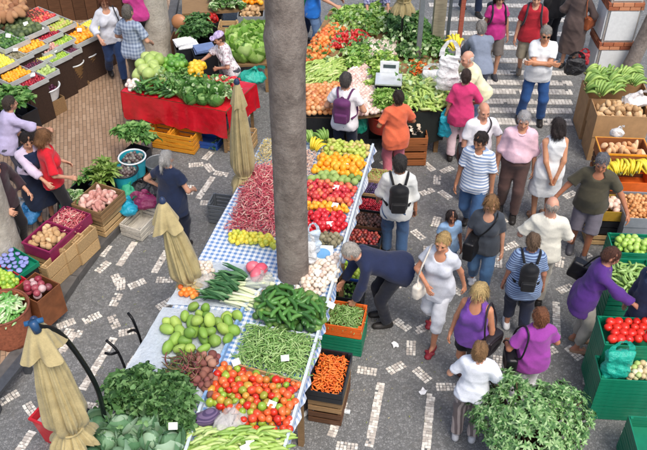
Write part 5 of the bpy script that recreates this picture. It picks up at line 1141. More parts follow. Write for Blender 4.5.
# ---------------------------------------------------------------- sloping fruit display at the top left
FD = thing('fruit_display', 'sloping tiered fruit display of white trays on the brick terrace', 'stall', P(40, 60, TER), 0)
TRAYS = [  # px centre of tray, length, width, proto, radius, height, label
    ((92, 28), .5, .4, LEM, .04, .72, 'yellow fruit in the far end tray of the fruit display'), ((76, 34), .62, .5, ORA, .05, .8, 'bright orange in the large far tray of the fruit display'), ((57, 40), .4, .4, LIM, .036, .85, 'blue green fruit in the tray beside the oranges'),
    ((64, 49), .42, .34, PLU, .03, .72, 'purple plum in the tray beside the green grapes'), ((53, 55), .42, .36, LIM, .03, .74, 'pale green grape sized fruit in the front tray'), ((45, 47), .38, .34, SPO, .04, .85, 'pinkish tuber in the middle tray of the fruit display'),
    ((54, 24), .5, .46, PEA, .042, 1.0, 'yellow green pear in the back tray of the display'), ((42, 33), .46, .42, CHE, .034, 1.0, 'red fruit in the back tray of the display'), ((38, 16), .5, .4, APP, .042, 1.1, 'red yellow apple in the topmost tray of the display'),
    ((22, 28), .62, .5, MEL, .065, 1.1, 'dark green melon in the topmost tray of the display'), ((27, 45), .46, .42, ORA, .042, .98, 'small orange in the middle tray of the display'), ((37, 56), .42, .36, LEM, .034, .82, 'lemon in the front tray beside the dark plums'),
    ((12, 54), .46, .4, KIW, .036, .98, 'brown kiwi in the middle tray of the display'), ((25, 63), .44, .38, PLU, .032, .84, 'dark blue plum in the front tray of the display'), ((7, 40), .5, .44, AVO, .045, 1.1, 'dark green avocado in the topmost tray of the display'),
    ((11, 73), .5, .42, MAN, .042, .86, 'orange mango in the near tray of the display'), ((28, 79), .42, .38, CHE, .032, .76, 'red plum in the near front tray of the display'), ((42, 71), .36, .34, SQU, .05, .72, 'yellow marrow in the front corner tray'), ((16, 88), .4, .3, CHE, .03, .72, 'dark red plum in the nearest tray of the display'), ((-3, 62), .45, .4, LEM, .036, .98, 'yellow fruit in the left edge tray of the display')]
dz = math.radians(-37)
for (px, L, W, pr, r, z, lb) in TRAYS:
    L *= 1.16; W *= 1.16; r *= .93; z += TER+random.uniform(-.02, .02); c = P(*px, z); tr = solidbox('shallow white tray holding '+lb.replace(' of the display', '').replace(' of the fruit display', ''), (c.x, c.y, z-.07), L, W, .085, dz, M_plastic('B9BCB8'), 'fruit_tray', 'tray', th=.011)
    n0 = pr[0].name.split('.')[0]; heap(n0, lb, n0.replace('_', ' '), pr, sq_poly(c, L, W, dz, .012+r*.7), z-.03, r*.85, 1, 1.72)
    p = loc_pts(FD, [np.array(c)])[0]; o = ob('stand', boxmesh((L*.9, W*.9, z-.08-TER), M_wood('4A382E'), 'stand'), FD, (p[0], p[1], (z-.08-TER)/2)); o.rotation_euler = (0, 0, dz)
    if random.random() < .7: price_card((c.x+random.uniform(-.1, .1), c.y, z+.08), 0, .08, .6, 'white price card on the fruit display')
for k, (px, z, r, lb, pr) in enumerate((((72, 62), .58, .2, 'white lined wicker basket of green and purple fruit', LIM), ((86, 53), .58, .19, 'wicker basket of yellow fruit', LEM), ((45, 86), .62, .24, 'wide white bowl of dark plums', PLU))):
    c = P(*px, z); H = .22 if k == 2 else .4; basket(lb, (c.x, c.y, z-H), r*.75, r, H, PL_W if k == 2 else M_wood('8A6A44'), 'fruit_bowl' if k == 2 else 'wicker_basket', PL_W, 'bowl' if k == 2 else 'basket', weave=k != 2)
    n0 = pr[0].name.split('.')[0]; heap(n0, n0.replace('_', ' ')+' filling the '+lb.split(' of ')[0], n0, pr, [np.array(c)+V3(r*.75*math.cos(a), r*.75*math.sin(a), 0) for a in np.linspace(0, 6.28, 9)[:-1]], z-.09, .034, 2, 1.85)
    h2 = z-H-TER-.004; solidbox('old wooden box under the '+lb.split(' of ')[0], (c.x, c.y, TER+.002), r*1.6, r*1.6, h2, dz, W_OLD, 'wooden_box', 'box')
for k, (x, y) in enumerate(((92, 42), (97, 34), (103, 44))): c = P(x, y, .5); c.z = TER+.002; crate(('pale', 'worn', 'low')[k]+' wooden crate standing at the far end of the fruit display', c, .4, .34, (.5, .55, .35)[k], dz, W_PINE if k != 1 else W_OLD, 4, .25)
heap('brown_tuber', 'large brown tuber piled behind the melons', 'tuber', PM('brown_tuber', [p_ball(1.6, 1, .8, .08, seed=i) for i in range(2)], M_fruit(('A87A56', 'B88E66', '8E6244'), 'obj', .85)), [(-10, 2), (18, -2), (30, 10), (10, 22), (-10, 26)], 1.36, .075, 1, 1.6)
p = loc_pts(FD, [np.array(P(8, 12, 1.3))])[0]; o = ob('stand', boxmesh((1.0, .8, 1.14), W_DARK, 'stand'), FD, (p[0], p[1], .57)); o.rotation_euler = (0, 0, dz)
for k, (x, y, z) in enumerate(((10, 102, .75), (22, 106, .7), (3, 112, .7))): c = P(x, y, z+TER); solidbox(('left', 'middle', 'near')[k]+' dark box of leafy greens at the near end of the display', (c.x, c.y, TER), .34, .3, z-.05, dz, PL_K, 'black_box', 'box')
heads('kale', 'leafy_greens', 'big glossy green leaves at the near end of the fruit display', 'greens', [(-8, 92), (24, 96), (30, 106), (-8, 116)], .82+TER, .2, GR_M, 1.1, 1, True)
# ---------------------------------------------------------------- crates of produce along the kerb
KZ = math.radians(65)
def kerb_box(px, z, L, W, H, label, mat, **kw): return filled(px, z, L, W, H, KZ, mat, label, **kw)
kerb_box((48, 236), .46, .48, .44, .18, 'magenta lined crate of potatoes on the kerb', PL_MAG, fillname='potato', filllabel='light brown potato in the magenta crate', cat='potato', protos=POT, r=.042, layers=2, solid=True, rim=.012)
kerb_box((67, 219), .44, .46, .44, .16, 'dark crate of red bean pods on the kerb', PL_MAG, fillname='bean_pods', filllabel='pink red bean pods filling a crate on the kerb', cat='beans', protos=BEAN, r=.05, layers=4, stuff=True, fmat=M_redbean, sp=.75, rot='flat', sq=.45, solid=True)
kerb_box((98, 197), .44, .56, .5, .18, 'wooden crate of pink sweet potatoes on the kerb', W_OLD, fillname='sweet_potato', filllabel='pinkish sweet potato in the wooden crate', cat='sweet potato', protos=SPO, r=.04, layers=2)
for k, (px, z, L, W, mt, lb) in enumerate((((48, 236), .45, .46, .42, W_PINE, 'pine slatted crate under the potatoes'), ((67, 219), .43, .44, .42, W_PINE, 'pine slatted crate under the red bean pods'), ((98, 197), .43, .5, .44, W_PINE, 'pine slatted crate under the sweet potatoes'))):
    c = P(*px, z+.18); c.z = TER+.002; crate(lb, c, L, W, z-TER-.01, KZ, mt, 3, .3)
for k, (x, y, h_) in enumerate(((62, 262, .42), (80, 246, .42), (92, 238, .4))): c = P(x, y, h_+.05); c.z = TER+.0; crate(('tall pine board crate below the potato crate', 'second pine board crate along the kerb', 'third pine board crate along the kerb')[k], (c.x-.1, c.y, TER+.002), .1, .4, h_, KZ-1.57, W_PINE, 2, .1)
heads('lettuce', 'lettuce', 'pale chopped greens in front of the navy vested seller', 'lettuce', [(66, 196), (84, 192), (86, 206), (70, 210)], .52, .11, GR_C, 1.2, 1); c = P(76, 202, .5); solidbox('low green box of chopped greens on the kerb', (c.x, c.y, TER), .36, .3, .4, KZ, PL_G, 'produce_box', 'box')
heads('bunch', 'herb_bunch', 'bushy green herb bunch behind the sweet potatoes', 'herbs', [(78, 178), (92, 180), (92, 192), (80, 190)], .48, .16, GR_M, 1.0, 2); heads('bunch', 'herb_bunch', 'fine light green fennel bunch beside the turquoise bucket', 'herbs', [(94, 172), (116, 168), (118, 184), (98, 186)], .5, .2, ('6A8A3A', '8AA850', 'A5BE6A', '7A9A44'), .85, 2)
for x, y, h_, lb in ((85, 186, .44, 'dark box under the herb bunch'), (106, 180, .44, 'dark box under the fennel bunch'), (134, 152, .5, 'dark box under the leafy bunch by the brick edge')): c = P(x, y, h_); solidbox(lb, (c.x, c.y, TER+.001), .4, .34, h_-TER, KZ, PL_K, 'black_box', 'box')
heads('kale', 'leafy_greens', 'bright leafy green bunch at the far end of the kerb crates', 'greens', [(120, 136), (146, 132), (152, 148), (126, 150)], .52, .2, GR_M, .9, 2)
for k, (x, y, z) in enumerate(((132, 157, .58), (124, 170, .56))): c = P(x, y, z); basket(('turquoise bucket near the leafy bunch', 'turquoise bucket with a dark rim by the fennel')[k], (c.x, c.y, z-.3), .16, .2, .3, PL_T, 'bucket', PL_K if k else PL_W, 'bucket', weave=False); heap('dark_olives', 'dark olives in the '+('far', 'near')[k]+' turquoise bucket', 'olives', SB, [np.array(c)+V3(.17*math.cos(a), .17*math.sin(a), 0) for a in np.linspace(0, 6.28, 9)[:-1]], z-.08, .03, 2, 1.9, stuff=True, mat=M_fruit(('4A3A38', '6A5A58', '8A8A80'), 'attr')); solidbox('dark crate under the '+('far', 'near')[k]+' turquoise bucket', (c.x, c.y, TER+.001), .36, .34, z-.305-TER, KZ, W_DARK, 'wooden_box', 'box')
basket('grey metal bucket beside the navy dressed woman', P(158, 162, .4)-Vector((0, 0, .35)), .15, .19, .35, M_plain('8A8F92', .4, metal=.5), 'bucket', None, 'bucket', weave=False)
for k, (x, y, col, lb) in enumerate(((139, 192, '1C1E22', 'black plastic bag slumped over the kerb crates'), (150, 197, '24262C', 'small black plastic bag beside the umbrella'), (129, 196, '3FB48A', 'green plastic bag hung on the kerb crates'), (128, 212, '1FA8C8', 'bright turquoise bag at the end of the kerb crates'), (146, 206, '8A2A5A', 'crimson plastic bag among the black bags'), (24, 214, 'C9D2D8', 'white and blue plastic bag beside the navy vested seller'), (32, 218, '3A8AC8', 'blue plastic bag by the potato crate'))): carrier_bag(P(x, y, .32 if k > 4 else .22), lb, col, .32, .34, .97, k*.7)
c = P(140, 218, .2); c.z = .004; crate('low white slatted crate under the black plastic bags', c, .5, .36, .22, KZ, M_wood('D8D2C4'), 3, .3)
# left edge produce
filled((12, 262), .55, .55, .4, .07, math.radians(-35), PL_G, 'green tray lined with lavender fruit cups', 'lavender_cup', 'lavender cup in the green tray', 'cup', PM('lavender_cup', [lathe([(.5, -.5), (.9, .4), (.6, .5)], 10)], M_plain('8A90C8', .5)), .04, 1, 1, .05, solid=True, sp=2.1, rot='up'); c = P(12, 262, .62); solidbox('dark plinth under the lavender tray', (c.x, c.y, TER+.001), .5, .36, .42, math.radians(-35), PL_K, 'black_box', 'box')
filled((3, 279), .5, .5, .34, .1, math.radians(-35), M_plastic('C02A38'), 'red tray of small limes at the left edge', 'lime', 'small lime in the red tray', 'lime', LIM, .034, 2, solid=True); c = P(3, 279, .6); solidbox('white box under the red lime tray', (c.x, c.y, TER+.001), .46, .32, .37, math.radians(-35), PL_W, 'plastic_box', 'box')
filled((36, 287), TER+.01, .42, .38, .48, math.radians(-30), M_plain('7A4A2C', .6, .25, 8), 'tall brown box topped with dark red beetroots', 'beetroot', 'dark red beetroot on top of the tall brown box', 'beetroot', PM('beetroot', [p_ball(seed=i) for i in range(2)], M_fruit(('8A2A3E', 'A04A55', '6E1E30', 'C8A8A8'))), .048, 2, solid=True, name='wooden_box', fz=.4)
c = P(4, 306, .66); basket('tall woven red brown basket of green beans at the left edge', (c.x-.02, c.y, TER+.002), .24, .3, .52, M_plain('9A5A40', .75, .3, 30), 'wicker_basket', M_plain('7A4634', .7)); heap('green_beans', 'green and white beans filling the tall woven basket', 'beans', BROAD, [np.array(c)+V3(-.02+.25*math.cos(a), .25*math.sin(a), 0) for a in np.linspace(0, 6.28, 9)[:-1]], .56, .06, 3, .8, stuff=True, mat=M_fruit(('5E9A48', '8ABA6A', 'D8DEC0', '6AA852'), 'attr'), rot='flat', sq=.5)
m = MB(); 
# ---------------------------------------------------------------- right side stall
def rbox(px, z, L, W, H, rz, label, mat, **kw): return filled(px, z, L, W, H, rz, mat, label, **kw)
RR = math.radians(-4)
c = P(612, 84, .9); solidbox('cardboard lined stand holding green bananas', (c.x+.1, c.y, .002), 1.0, .6, .78, RR, CARD, 'cardboard_box', 'box', flaps=False)
for k in range(13): banana_bunch(P(592+(k % 5)*11, 76+(k//5)*8, .92+.05*(k % 2)), .23*random.uniform(.9, 1.1), BAN_G, 'bunch of green bananas on the cardboard stand', 'green bananas by the pillar', random.uniform(-1.8, -.6), 10)
rbox((621, 108), .45, .82, .5, .4, RR, 'open cardboard box heaped with potatoes', CARD, fillname='potato', filllabel='pale brown potato in the open cardboard box', cat='potato', protos=POT, r=.048, layers=3, solid=True, fz=.26, name='cardboard_box'); c = P(621, 108, .85); solidbox('cardboard base box under the potatoes', (c.x, c.y, .002), .8, .48, .44, RR, CARD, 'cardboard_box', 'box')
carrier_bag(P(634, 104, .85), 'white plastic bag lying beside the potato box', 'ECE6E2', .28, .4, .9)
rbox((623, 146), .62, .7, .42, .2, RR, 'yellow rimmed box of ginger roots', W_RED, fillname='ginger', filllabel='knobbly ginger root in the yellow rimmed box', cat='ginger', protos=PM('ginger', [p_ball(1.4, .9, .7, .12, seed=i) for i in range(3)], M_fruit(('D8A878', 'E8C49A', 'C8905E'), 'obj', .8)), r=.05, layers=1, solid=True, rim=.012, mat2=PL_OY)
c = P(623, 146, .62); carrier_bag((c.x-.12, c.y+.05, .76), 'small white paper bag on the ginger box', 'F2F0EC', .24, .2, .97)
for z, lb, mt in ((.002, 'bottom dark wooden crate under the ginger box', W_DARK), (.2, 'middle brown wooden crate under the ginger box', W_RED), (.4, 'upper dark wooden crate under the ginger box', W_DARK)): c = P(623, 146, .82); c.z = z; crate(lb, c, .68, .42, .19, RR, mt, 2, .3)
c = P(625, 172, .62); solidbox('orange box of yellow bananas', (c.x, c.y, .4), .7, .36, .16, RR, PL_O, 'produce_box', 'box')
for k in range(6): banana_bunch((c.x-.28+.11*k, c.y+random.uniform(-.03, .05), .64), .24, BAN_Y, 'bunch of yellow bananas in the orange box', 'yellow bananas by the olive shirt', random.uniform(-.6, .6), 8)
solidbox('dark base box under the yellow bananas', (c.x, c.y, .002), .68, .34, .395, RR, W_DARK, 'wooden_box', 'box')
rbox((608, 203), .45, .46, .4, .16, RR, 'yellow brown box of pale onions and garlic', M_plain('A8862E', .6), fillname='pale_onion', filllabel='pale pinkish onion in the yellow brown box', cat='onion', protos=PM('pale_onion', [p_ball(sz=.95, dimple=-.3, seed=i) for i in range(2)], M_fruit(('E0C0A8', 'EAD6C4', 'D8A890', 'F0E6DA'))), r=.048, layers=2, solid=True)
c = P(608, 203, .61); crate('black plastic crate under the pale onions', (c.x, c.y, .2), .44, .38, .24, RR, PL_K, 2, .15); crate('pine crate at the bottom of the onion stack', (c.x, c.y, .002), .46, .4, .19, RR, W_PINE, 2, .35)
rbox((640, 205), .5, .5, .6, .16, RR, 'grey box of light brown nuts at the right edge', PL_GY, fillname='nuts', filllabel='light brown nuts filling the grey box', cat='nuts', protos=SB, r=.03, layers=3, stuff=True, fmat=M_fruit(('C88A50', 'DDA870', 'B87840'), 'attr', .6), solid=True); c = P(640, 205, .66); solidbox('grey base box under the nuts', (c.x, c.y, .002), .48, .58, .49, RR, PL_GY, 'plastic_box', 'box')
rbox((634, 243), .42, .6, .4, .2, RR, 'green plastic crate of small green apples', PL_G, fillname='green_apple', filllabel='small pale green apple in the green crate', cat='apple', protos=fruit('green_apple', ('A5C85A', 'BAD678', '8FB84A'), sz=.92, dimple=.16, rough=.3), r=.044, layers=2); c = P(634, 243, .62); crate('lower green plastic crate under the green apples', (c.x, c.y, .2), .6, .4, .215, RR, PL_G, 3, .15); crate('bottom wooden crate under the green apples', (c.x, c.y, .002), .58, .38, .19, RR, W_OLD, 2, .3)
rbox((630, 276), .5, .62, .66, .2, RR, 'deep green plastic crate of broad bean pods', PL_G, fillname='broad_bean_pod', filllabel='flat pale green bean pod in the deep green crate', cat='bean', protos=PM('broad_bean_pod', BROAD, M_fruit(('8AAE5A', 'A5C47A', '7A9E4C'), 'obj')), r=.06, layers=3, rot='flat', sp=1.25, sq=.5)
for z, lb in ((.002, 'bottom green crate under the broad beans'), (.25, 'upper green crate under the broad beans')): c = P(630, 276, .7); crate(lb, (c.x, c.y, z), .62, .66, .24, RR, PL_G, 3, .15)
TC = P(628, 330, .92); crate('tall green plastic crate of round red tomatoes', (TC.x+.02, TC.y, .70), .62, .44, .2, RR, PL_G, 4, .12)
heap('tomato', 'round red tomato in the tall green crate stack', 'tomato', fruit('tomato', ('D82A1E', 'E03A28', 'C8241C'), sz=.9, lobes=5, la=.02, dimple=.1, rough=.2), sq_poly((TC.x+.02, TC.y, 0), .6, .44, RR, .035), .86, .052, 1, 1.9, jit=.08, rot='up')
for k, z in enumerate((.002, .236, .468)): crate(('bottom', 'second', 'third')[k]+' green plastic crate of the tomato stack', (TC.x+.02, TC.y, z), .62, .44, .228, RR, PL_G, 4, .12)
TC2 = P(627, 372, .78)
for k, z in enumerate((.002, .236)): crate(('bottom', 'middle')[k]+' green plastic crate of the near stack', (TC2.x+.06, TC2.y+.12, z), .64, .34, .228, RR, PL_G, 4, .12)
crate('top green plastic crate of the near stack holding nuts', (TC2.x+.06, TC2.y+.12, .468), .64, .34, .228, RR, PL_G, 4, .12); heap('nuts', 'pale mottled nuts in the near green crate', 'nuts', SB, sq_poly((TC2.x+.2, TC2.y+.12, 0), .36, .3, RR, .03), .6, .035, 2, 1.9, stuff=True, mat=M_fruit(('C8B48A', 'E0D6B8', 'A8C070'), 'attr', .6))
carrier_bag((TC2.x-.08, TC2.y+.10, .60), 'turquoise plastic carrier bag hung on the green crates', '22B8A0', .56, .30, .92, 0, hang=True)
c = P(652, 440, .5)
for k, z in enumerate((.002, .19, .38)): crate(('bottom', 'middle', 'top')[k]+' green crate at the right edge by the shrub', (c.x, c.y, z), .4, .5, .18, RR, PL_G, 3, .12)

ct = thing('shade_block', 'dark brown block standing in for arcade shadow behind the far end of the fruit display', 'shade block', P(72, 14, TER), math.radians(6))  # added dark boarded block, imitates the arcade shadow behind the fruit display
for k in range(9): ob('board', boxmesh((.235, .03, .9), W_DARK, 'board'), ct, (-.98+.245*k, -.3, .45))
ob('shade_block_top', boxmesh((2.3, .7, .05), M_wood('4A352A'), 'shade_block_top'), ct, (0, 0, .93)); ob('shade_block_back', boxmesh((2.2, .03, .9), M_wood('4A352A'), 'shade_block_back'), ct, (0, .3, .45))
LF = [p_leaf(1, .55, .5, .3, .15, 5, 4, i) for i in range(6)]
heap('loose_leaves', 'loose green leaves strewn over the far stall', 'leaves', LF, [(304, 64), (332, 14), (404, 10), (448, 60), (444, 106), (404, 106), (372, 66)], UZ+.10, .1, 2, 1.5, stuff=True, mat=M_leaf(GR_C, 'attr'), jit=.5)
heap('loose_leaves', 'loose green leaves among the vegetables on the red table', 'leaves', LF, [(150, 76), (246, 88), (228, 104), (150, 92)], RZ_+.13, .09, 2, 1.4, stuff=True, mat=M_leaf(GR_C, 'attr'), jit=.5)
heap('loose_leaves', 'loose leaves and stalks around the kale on the long stall', 'leaves', LF, [(112, 392), (150, 378), (192, 392), (180, 440), (100, 440)], TZ+.2, .085, 1, 1.5, stuff=True, mat=M_leaf(GR_D, 'attr'), jit=.5)

LB = [p_leaf(1, .4, .3, .2, .1, 4, 3, i) for i in range(3)]+[p_pod(1.2, .12, .1)]
heap('leaf_scraps', 'scattered vegetable leaves and stalks dropped on the paving', 'leaf litter', LB, [(330, 445), (350, 330), (385, 200), (460, 150), (470, 300), (440, 445)], .0, .028, 1, 14, stuff=True, mat=M_leaf(('8A9A4A', 'A8A868', '6A7A3A', 'B9B08A'), 'attr'), jit=.9, sq=.25, rot='flat')
heap('leaf_scraps', 'scattered leaf bits on the paving of the left aisle', 'leaf litter', LB, [(20, 445), (120, 260), (180, 150), (230, 150), (150, 300), (110, 420)], .0, .028, 1, 13, stuff=True, mat=M_leaf(('8A9A4A', 'A8A868', '6A7A3A', 'B9B08A'), 'attr'), jit=.9, sq=.25, rot='flat')
# ---------------------------------------------------------------- people
JE = dict(kind='trousers', col='34527E'); 
def top(col, **k): return dict(col=col, **k)
def bot(kind, col, **k): return dict(kind=kind, col=col, **k)
A = person('woman in a pale grey top and blue jeans walking past the fruit display', head=(104, 1), h=1.66, yaw=25, fem=True, stance='walk', R='hold', L='swingb', hair=('long', '6A3E28'), top=top('C9CBD2', sleeve=1.6, neck=.05), bottom=bot('trousers', '2A3F66'), zb=TER, hpitch=25)
shoulder_bag(A, 'black shoulder bag worn by the woman in jeans', '1B1B1E', -1, z=.1)
person('man in a blue grey plaid shirt seen from behind near the pale trunk', head=(128, 12), h=1.72, yaw=160, top=top('A8B4C4', pattern='plaid', col2='6E7C94', period=.06, collar=1), bottom=bot('trousers', '5A564A'), hair=('short', '6A655E'), zb=TER, R='hold', L='hold')
person('person in a magenta top half hidden by the pale trunk', head=(133, -22), h=1.68, yaw=190, fem=True, top=top('BC3E86', sleeve=.8), bottom=bot('trousers', '2A2A30'), hair=('bob', '3A2A20'), zb=TER)
person('seller in a lilac cap and white patterned shirt behind the red table', head=(216, 38), h=1.55, yaw=-65, lean=14, fem=True, top=top('E6E0E2', pattern='floral', col2='B098A0', period=.04, sleeve=.8), bottom=bot('trousers', '4A4A52'), hair=('cap', '4A3A30'), extra=(('capcol', 'C8B8D8'),), R='reach', L='belly', hpitch=20)
person('woman in a navy dress with grey hair standing by the closed parasol', head=(167, 158), h=1.64, yaw=155, fem=True, build=1.12, top=top('1F2A44', sleeve=.5, hem=-.25), bottom=bot('trousers', '1E2436'), hair=('tail', 'A8A6A2'), R='hold', L='hip', hpitch=15)
person('seller in a navy vest and lilac sleeves pointing at the produce', head=(28, 141), h=1.6, yaw=40, lean=14, fem=True, build=1.18, top=top('CDBFD6', sleeve=1.6, vest='1E2A48'), bottom=bot('skirt', '1C2438', hem=.4), hair=('short', '241C1A'), L='hang', R=((-.08, .58, .86), (.6, -.3, -.8)), zb=TER, hpitch=20)
person('person in a red top and black trousers beside the navy vested seller', head=(44, 138), h=1.62, yaw=115, fem=True, top=top('C8202E', sleeve=.9, hem=-.1), bottom=bot('trousers', '1E1E22'), hair=('bob', '7A5638'), zb=TER, R='hold', L='hold', hpitch=30)
person('person in a lavender blouse stooping behind the red top', head=(14, 100), h=1.62, yaw=130, lean=18, fem=True, top=top('C0B6D6', sleeve=1.2), bottom=bot('trousers', '5A5A66'), hair=('short', '4A4038'), zb=TER, R='reach', L='hold')
person('person in dark clothes cut by the left edge beside the seller', head=(-8, 160), h=1.68, yaw=70, top=top('3A2A30', sleeve=1.7), bottom=bot('trousers', '1E1C20'), hair=('short', '2A2220'), zb=TER, R='hold', L='hold')
person('person in a green top and dark jeans behind the thick trunk', head=(304, -36), h=1.74, yaw=80, top=top('1FA070', sleeve=.8), bottom=bot('trousers', '1E2A44'), hair=('short', '3A2C22'))
person('person in a bright blue shirt picking tomatoes at the far stall', head=(314, -26), h=1.74, yaw=85, top=top('2470C8', sleeve=.7), bottom=bot('trousers', '6A86AE'), L='reach', R='reach', hair=('short', '4A3626'))
person('person in a blue checked shirt behind the back of the far stall', head=(376, -26), h=1.72, yaw=5, top=top('B8B8D0', pattern='plaid', col2='5A5A86', period=.05, sleeve=1.5, collar=1), bottom=bot('trousers', '2A2A34'), R='reach', L='reach', hair=('short', '5A4A3E'))
B = person('man in a white shirt carrying a purple backpack at the onion heap', head=(346, 80), h=1.72, yaw=165, top=top('E2E0E4', sleeve=.6), bottom=bot('trousers', '20283C'), hair=('short', '4A4644'), R='hold', L='hold', hpitch=18); backpack(B, 'purple backpack on the white shirted man at the onions', '5A2A58', size=.9)
carrier_bag(P(358, 132, .42), 'turquoise plastic bag beside the purple backpack', '2AB89A', .4, .26, .95, hang=True)
person('person in an orange shirt and pink trousers facing the carrots', head=(398, 97), h=1.62, yaw=195, build=1.1, fem=True, top=top('DA6A48', sleeve=.75, hem=-.22), bottom=bot('trousers', 'C8707E'), hair=('short', '2E2420'), skin='A87858', R='hold', L='hold')
C = person('elderly man in a pale yellow shirt reaching over the carrots', head=(462, 56), h=1.72, yaw=-70, lean=26, build=1.12, belly=.03, top=top('E6E2BC', sleeve=.8, collar=1), bottom=bot('trousers', '4A5A78'), hair=('bald', 'D8D4CE'), R='point', L='reachlow', skin='D0A088')
carrier_bag(P(432, 86, .92), 'white plastic bag held by the elderly man in yellow', 'EFEFEE', .4, .36, .95, hang=True)
D = person('person in a bright pink shirt seen from behind beside the elderly man', head=(466, 76), h=1.62, yaw=175, fem=True, build=1.1, top=top('CC3A70', sleeve=.85, hem=-.2), bottom=bot('trousers', 'D8C0C4'), hair=('short', '3A2C28'), L='hang', R='hold')
carrier_bag(P(445, 136, .42), 'turquoise carrier bag held beside the pink shirt', '1FA8C0', .52, .22, .95, hang=True)
person('grey haired person in a slate blue jacket stooping behind the yellow shirt', head=(480, 22), h=1.68, yaw=185, lean=24, build=1.12, top=top('7A8496', sleeve=1.7), bottom=bot('trousers', '5A6070'), hair=('short', '8A8682'), R='reachlow', L='reachlow')
E1 = person('hiker in a magenta top and grey shorts facing forward', head=(500, -2), h=1.66, yaw=5, fem=True, top=top('B8307E', sleeve=.5), bottom=bot('shorts', '6A6460', len=1.0), hair=('bob', '3A2A22'), stance='step', shoes=('shoe', '3A3A40')); backpack(E1, 'black backpack worn by the magenta hiker', '1E1E2A')
E2 = person('hiker in a red shirt and khaki shorts walking forward', head=(537, -2), h=1.76, yaw=-15, top=top('A82430', sleeve=.75), bottom=bot('shorts', '9A917E', len=1.0), hair=('short', '4A3A30'), stance='walk', shoes=('shoe', '6A6258')); backpack(E2, 'dark grey backpack worn by the red shirted hiker', '2A2A30')
person('man in a white shirt and blue jeans standing with folded arms', head=(546, 34), h=1.78, yaw=-8, build=1.1, belly=.03, top=top('DCDEDF', sleeve=.65), bottom=bot('trousers', '2C5288', belt=1), hair=('short', '8E8A84'), extra=('sunglasses',), R='crossL', L='crossL', stance='wide', skin='C08A68')
F_ = person('woman in a long dark brown dress with her back turned near the pillar', head=(584, -12), h=1.7, yaw=150, fem=True, build=1.12, top=top('5A4C48', sleeve=1.3, dress=.35), bottom=dict(kind='none'), hair=('bob', '6A4A30'), L='hold', R='hold'); shoulder_bag(F_, 'brown leather shoulder bag of the woman in the dark dress', '8A4A2A', 1, z=.05); carrier_bag(P(573, 74, .55), 'black shopping bag beside the dark brown dress', '1C1C20', .42, .32, .98, hang=True); carrier_bag(P(582, 64, .6), 'small red shopping bag beside the dark brown dress', 'B0222E', .3, .2, .98, hang=True)
person('person in dark blue trousers at the back beside the white bag post', head=(480, -62), h=1.74, yaw=20, top=top('3A4A6A', sleeve=1.6), bottom=bot('trousers', '1E2A44'), hair=('short', '3A2C22'), stance='walk')
person('person in a black jacket half hidden behind the folded arms man', head=(562, -26), h=1.72, yaw=200, top=top('1E1E22', sleeve=1.7), bottom=bot('trousers', '26262C'), hair=('short', '3A2C22'))
G_ = person('person in a white shirt with a dark strap behind the striped polo', head=(484, 111), h=1.7, yaw=10, build=1.1, top=top('E6E4E8', sleeve=.8), bottom=bot('trousers', 'B9AFA4'), hair=('bald', 'C8BEB4'), R='hang', L='hold', skin='C8967C'); shoulder_bag(G_, 'dark crossbody bag of the white shirted person', '2A262A', 1, True, z=-.05)
person('man in a white and blue striped polo walking with jeans', head=(481, 141), h=1.74, yaw=-25, top=top('E4E9F0', pattern='stripes', col2='8CA0C0', period=.045, sleeve=.75, collar=1), bottom=bot('trousers', '42648E'), hair=('short', '2A2220'), stance='walk', hyaw=-20, hpitch=18, skin='B08062')
person('man in a pink shirt and brown trousers with grey hair', head=(524, 120), h=1.76, yaw=-12, build=1.1, belly=.03, top=top('E0BCC8', sleeve=1.2, hem=.06, collar=1), bottom=bot('trousers', '5A4440', belt=1), hair=('short', 'A8A6A6'), R='hang', L='hang', stance='step', skin='C08E70')
person('woman in a white sleeveless dress with hands behind her back', head=(558, 127), h=1.7, yaw=185, fem=True, build=1.05, top=top('E2E4E4', sleeve=0, dress=.52), bottom=dict(kind='none'), hair=('bob', '2E2624'), R='back', L='back', skin='C89472', shoes=('sandal', '8A6A50'), hpitch=20)
person('man in an olive polo and grey shorts with arms apart', head=(602, 163), h=1.74, yaw=-20, build=1.12, belly=.03, lean=6, top=top('4A4638', sleeve=.75, neck=.05), bottom=bot('shorts', '6A6670', len=1.0), hair=('short', '6E6E72'), R='side', L='side', skin='B0785A', shoes=('shoe', '55555A'), stance='step', hpitch=20)
person('bald man in a beige shirt seen from behind', head=(552, 206), h=1.72, yaw=170, build=1.12, top=top('D6D4C6', sleeve=.85, hem=-.1, collar=1), bottom=bot('trousers', 'B8B2A4'), hair=('bald', '9A9086'), skin='CC9C84', R='hold', L='hold', hpitch=20)
person('child in a light blue top and dark cap beside the black bag', head=(452, 217), h=1.2, yaw=5, fem=True, top=top('8AAACB', sleeve=.6), bottom=bot('trousers', '5A7AA0'), hair=('long', '2E2220'), skin='A87458', shoes=('shoe', '6A6A70'))
H_ = person('woman in a dark grey blouse and jeans looking down', head=(491, 204), h=1.62, yaw=-15, fem=True, build=1.12, top=top('3E444C', sleeve=.7, neck=.07), bottom=bot('trousers', '4E7298'), hair=('long', '8A6844'), stance='walk', R='hang', L='hang', hpitch=30, shoes=('sandal', 'E6E6E6')); shoulder_bag(H_, 'large black shoulder bag of the woman in the grey blouse', '141416', 1, True, z=.02, size=(.19, .07, .15), y=.14, out=.15)
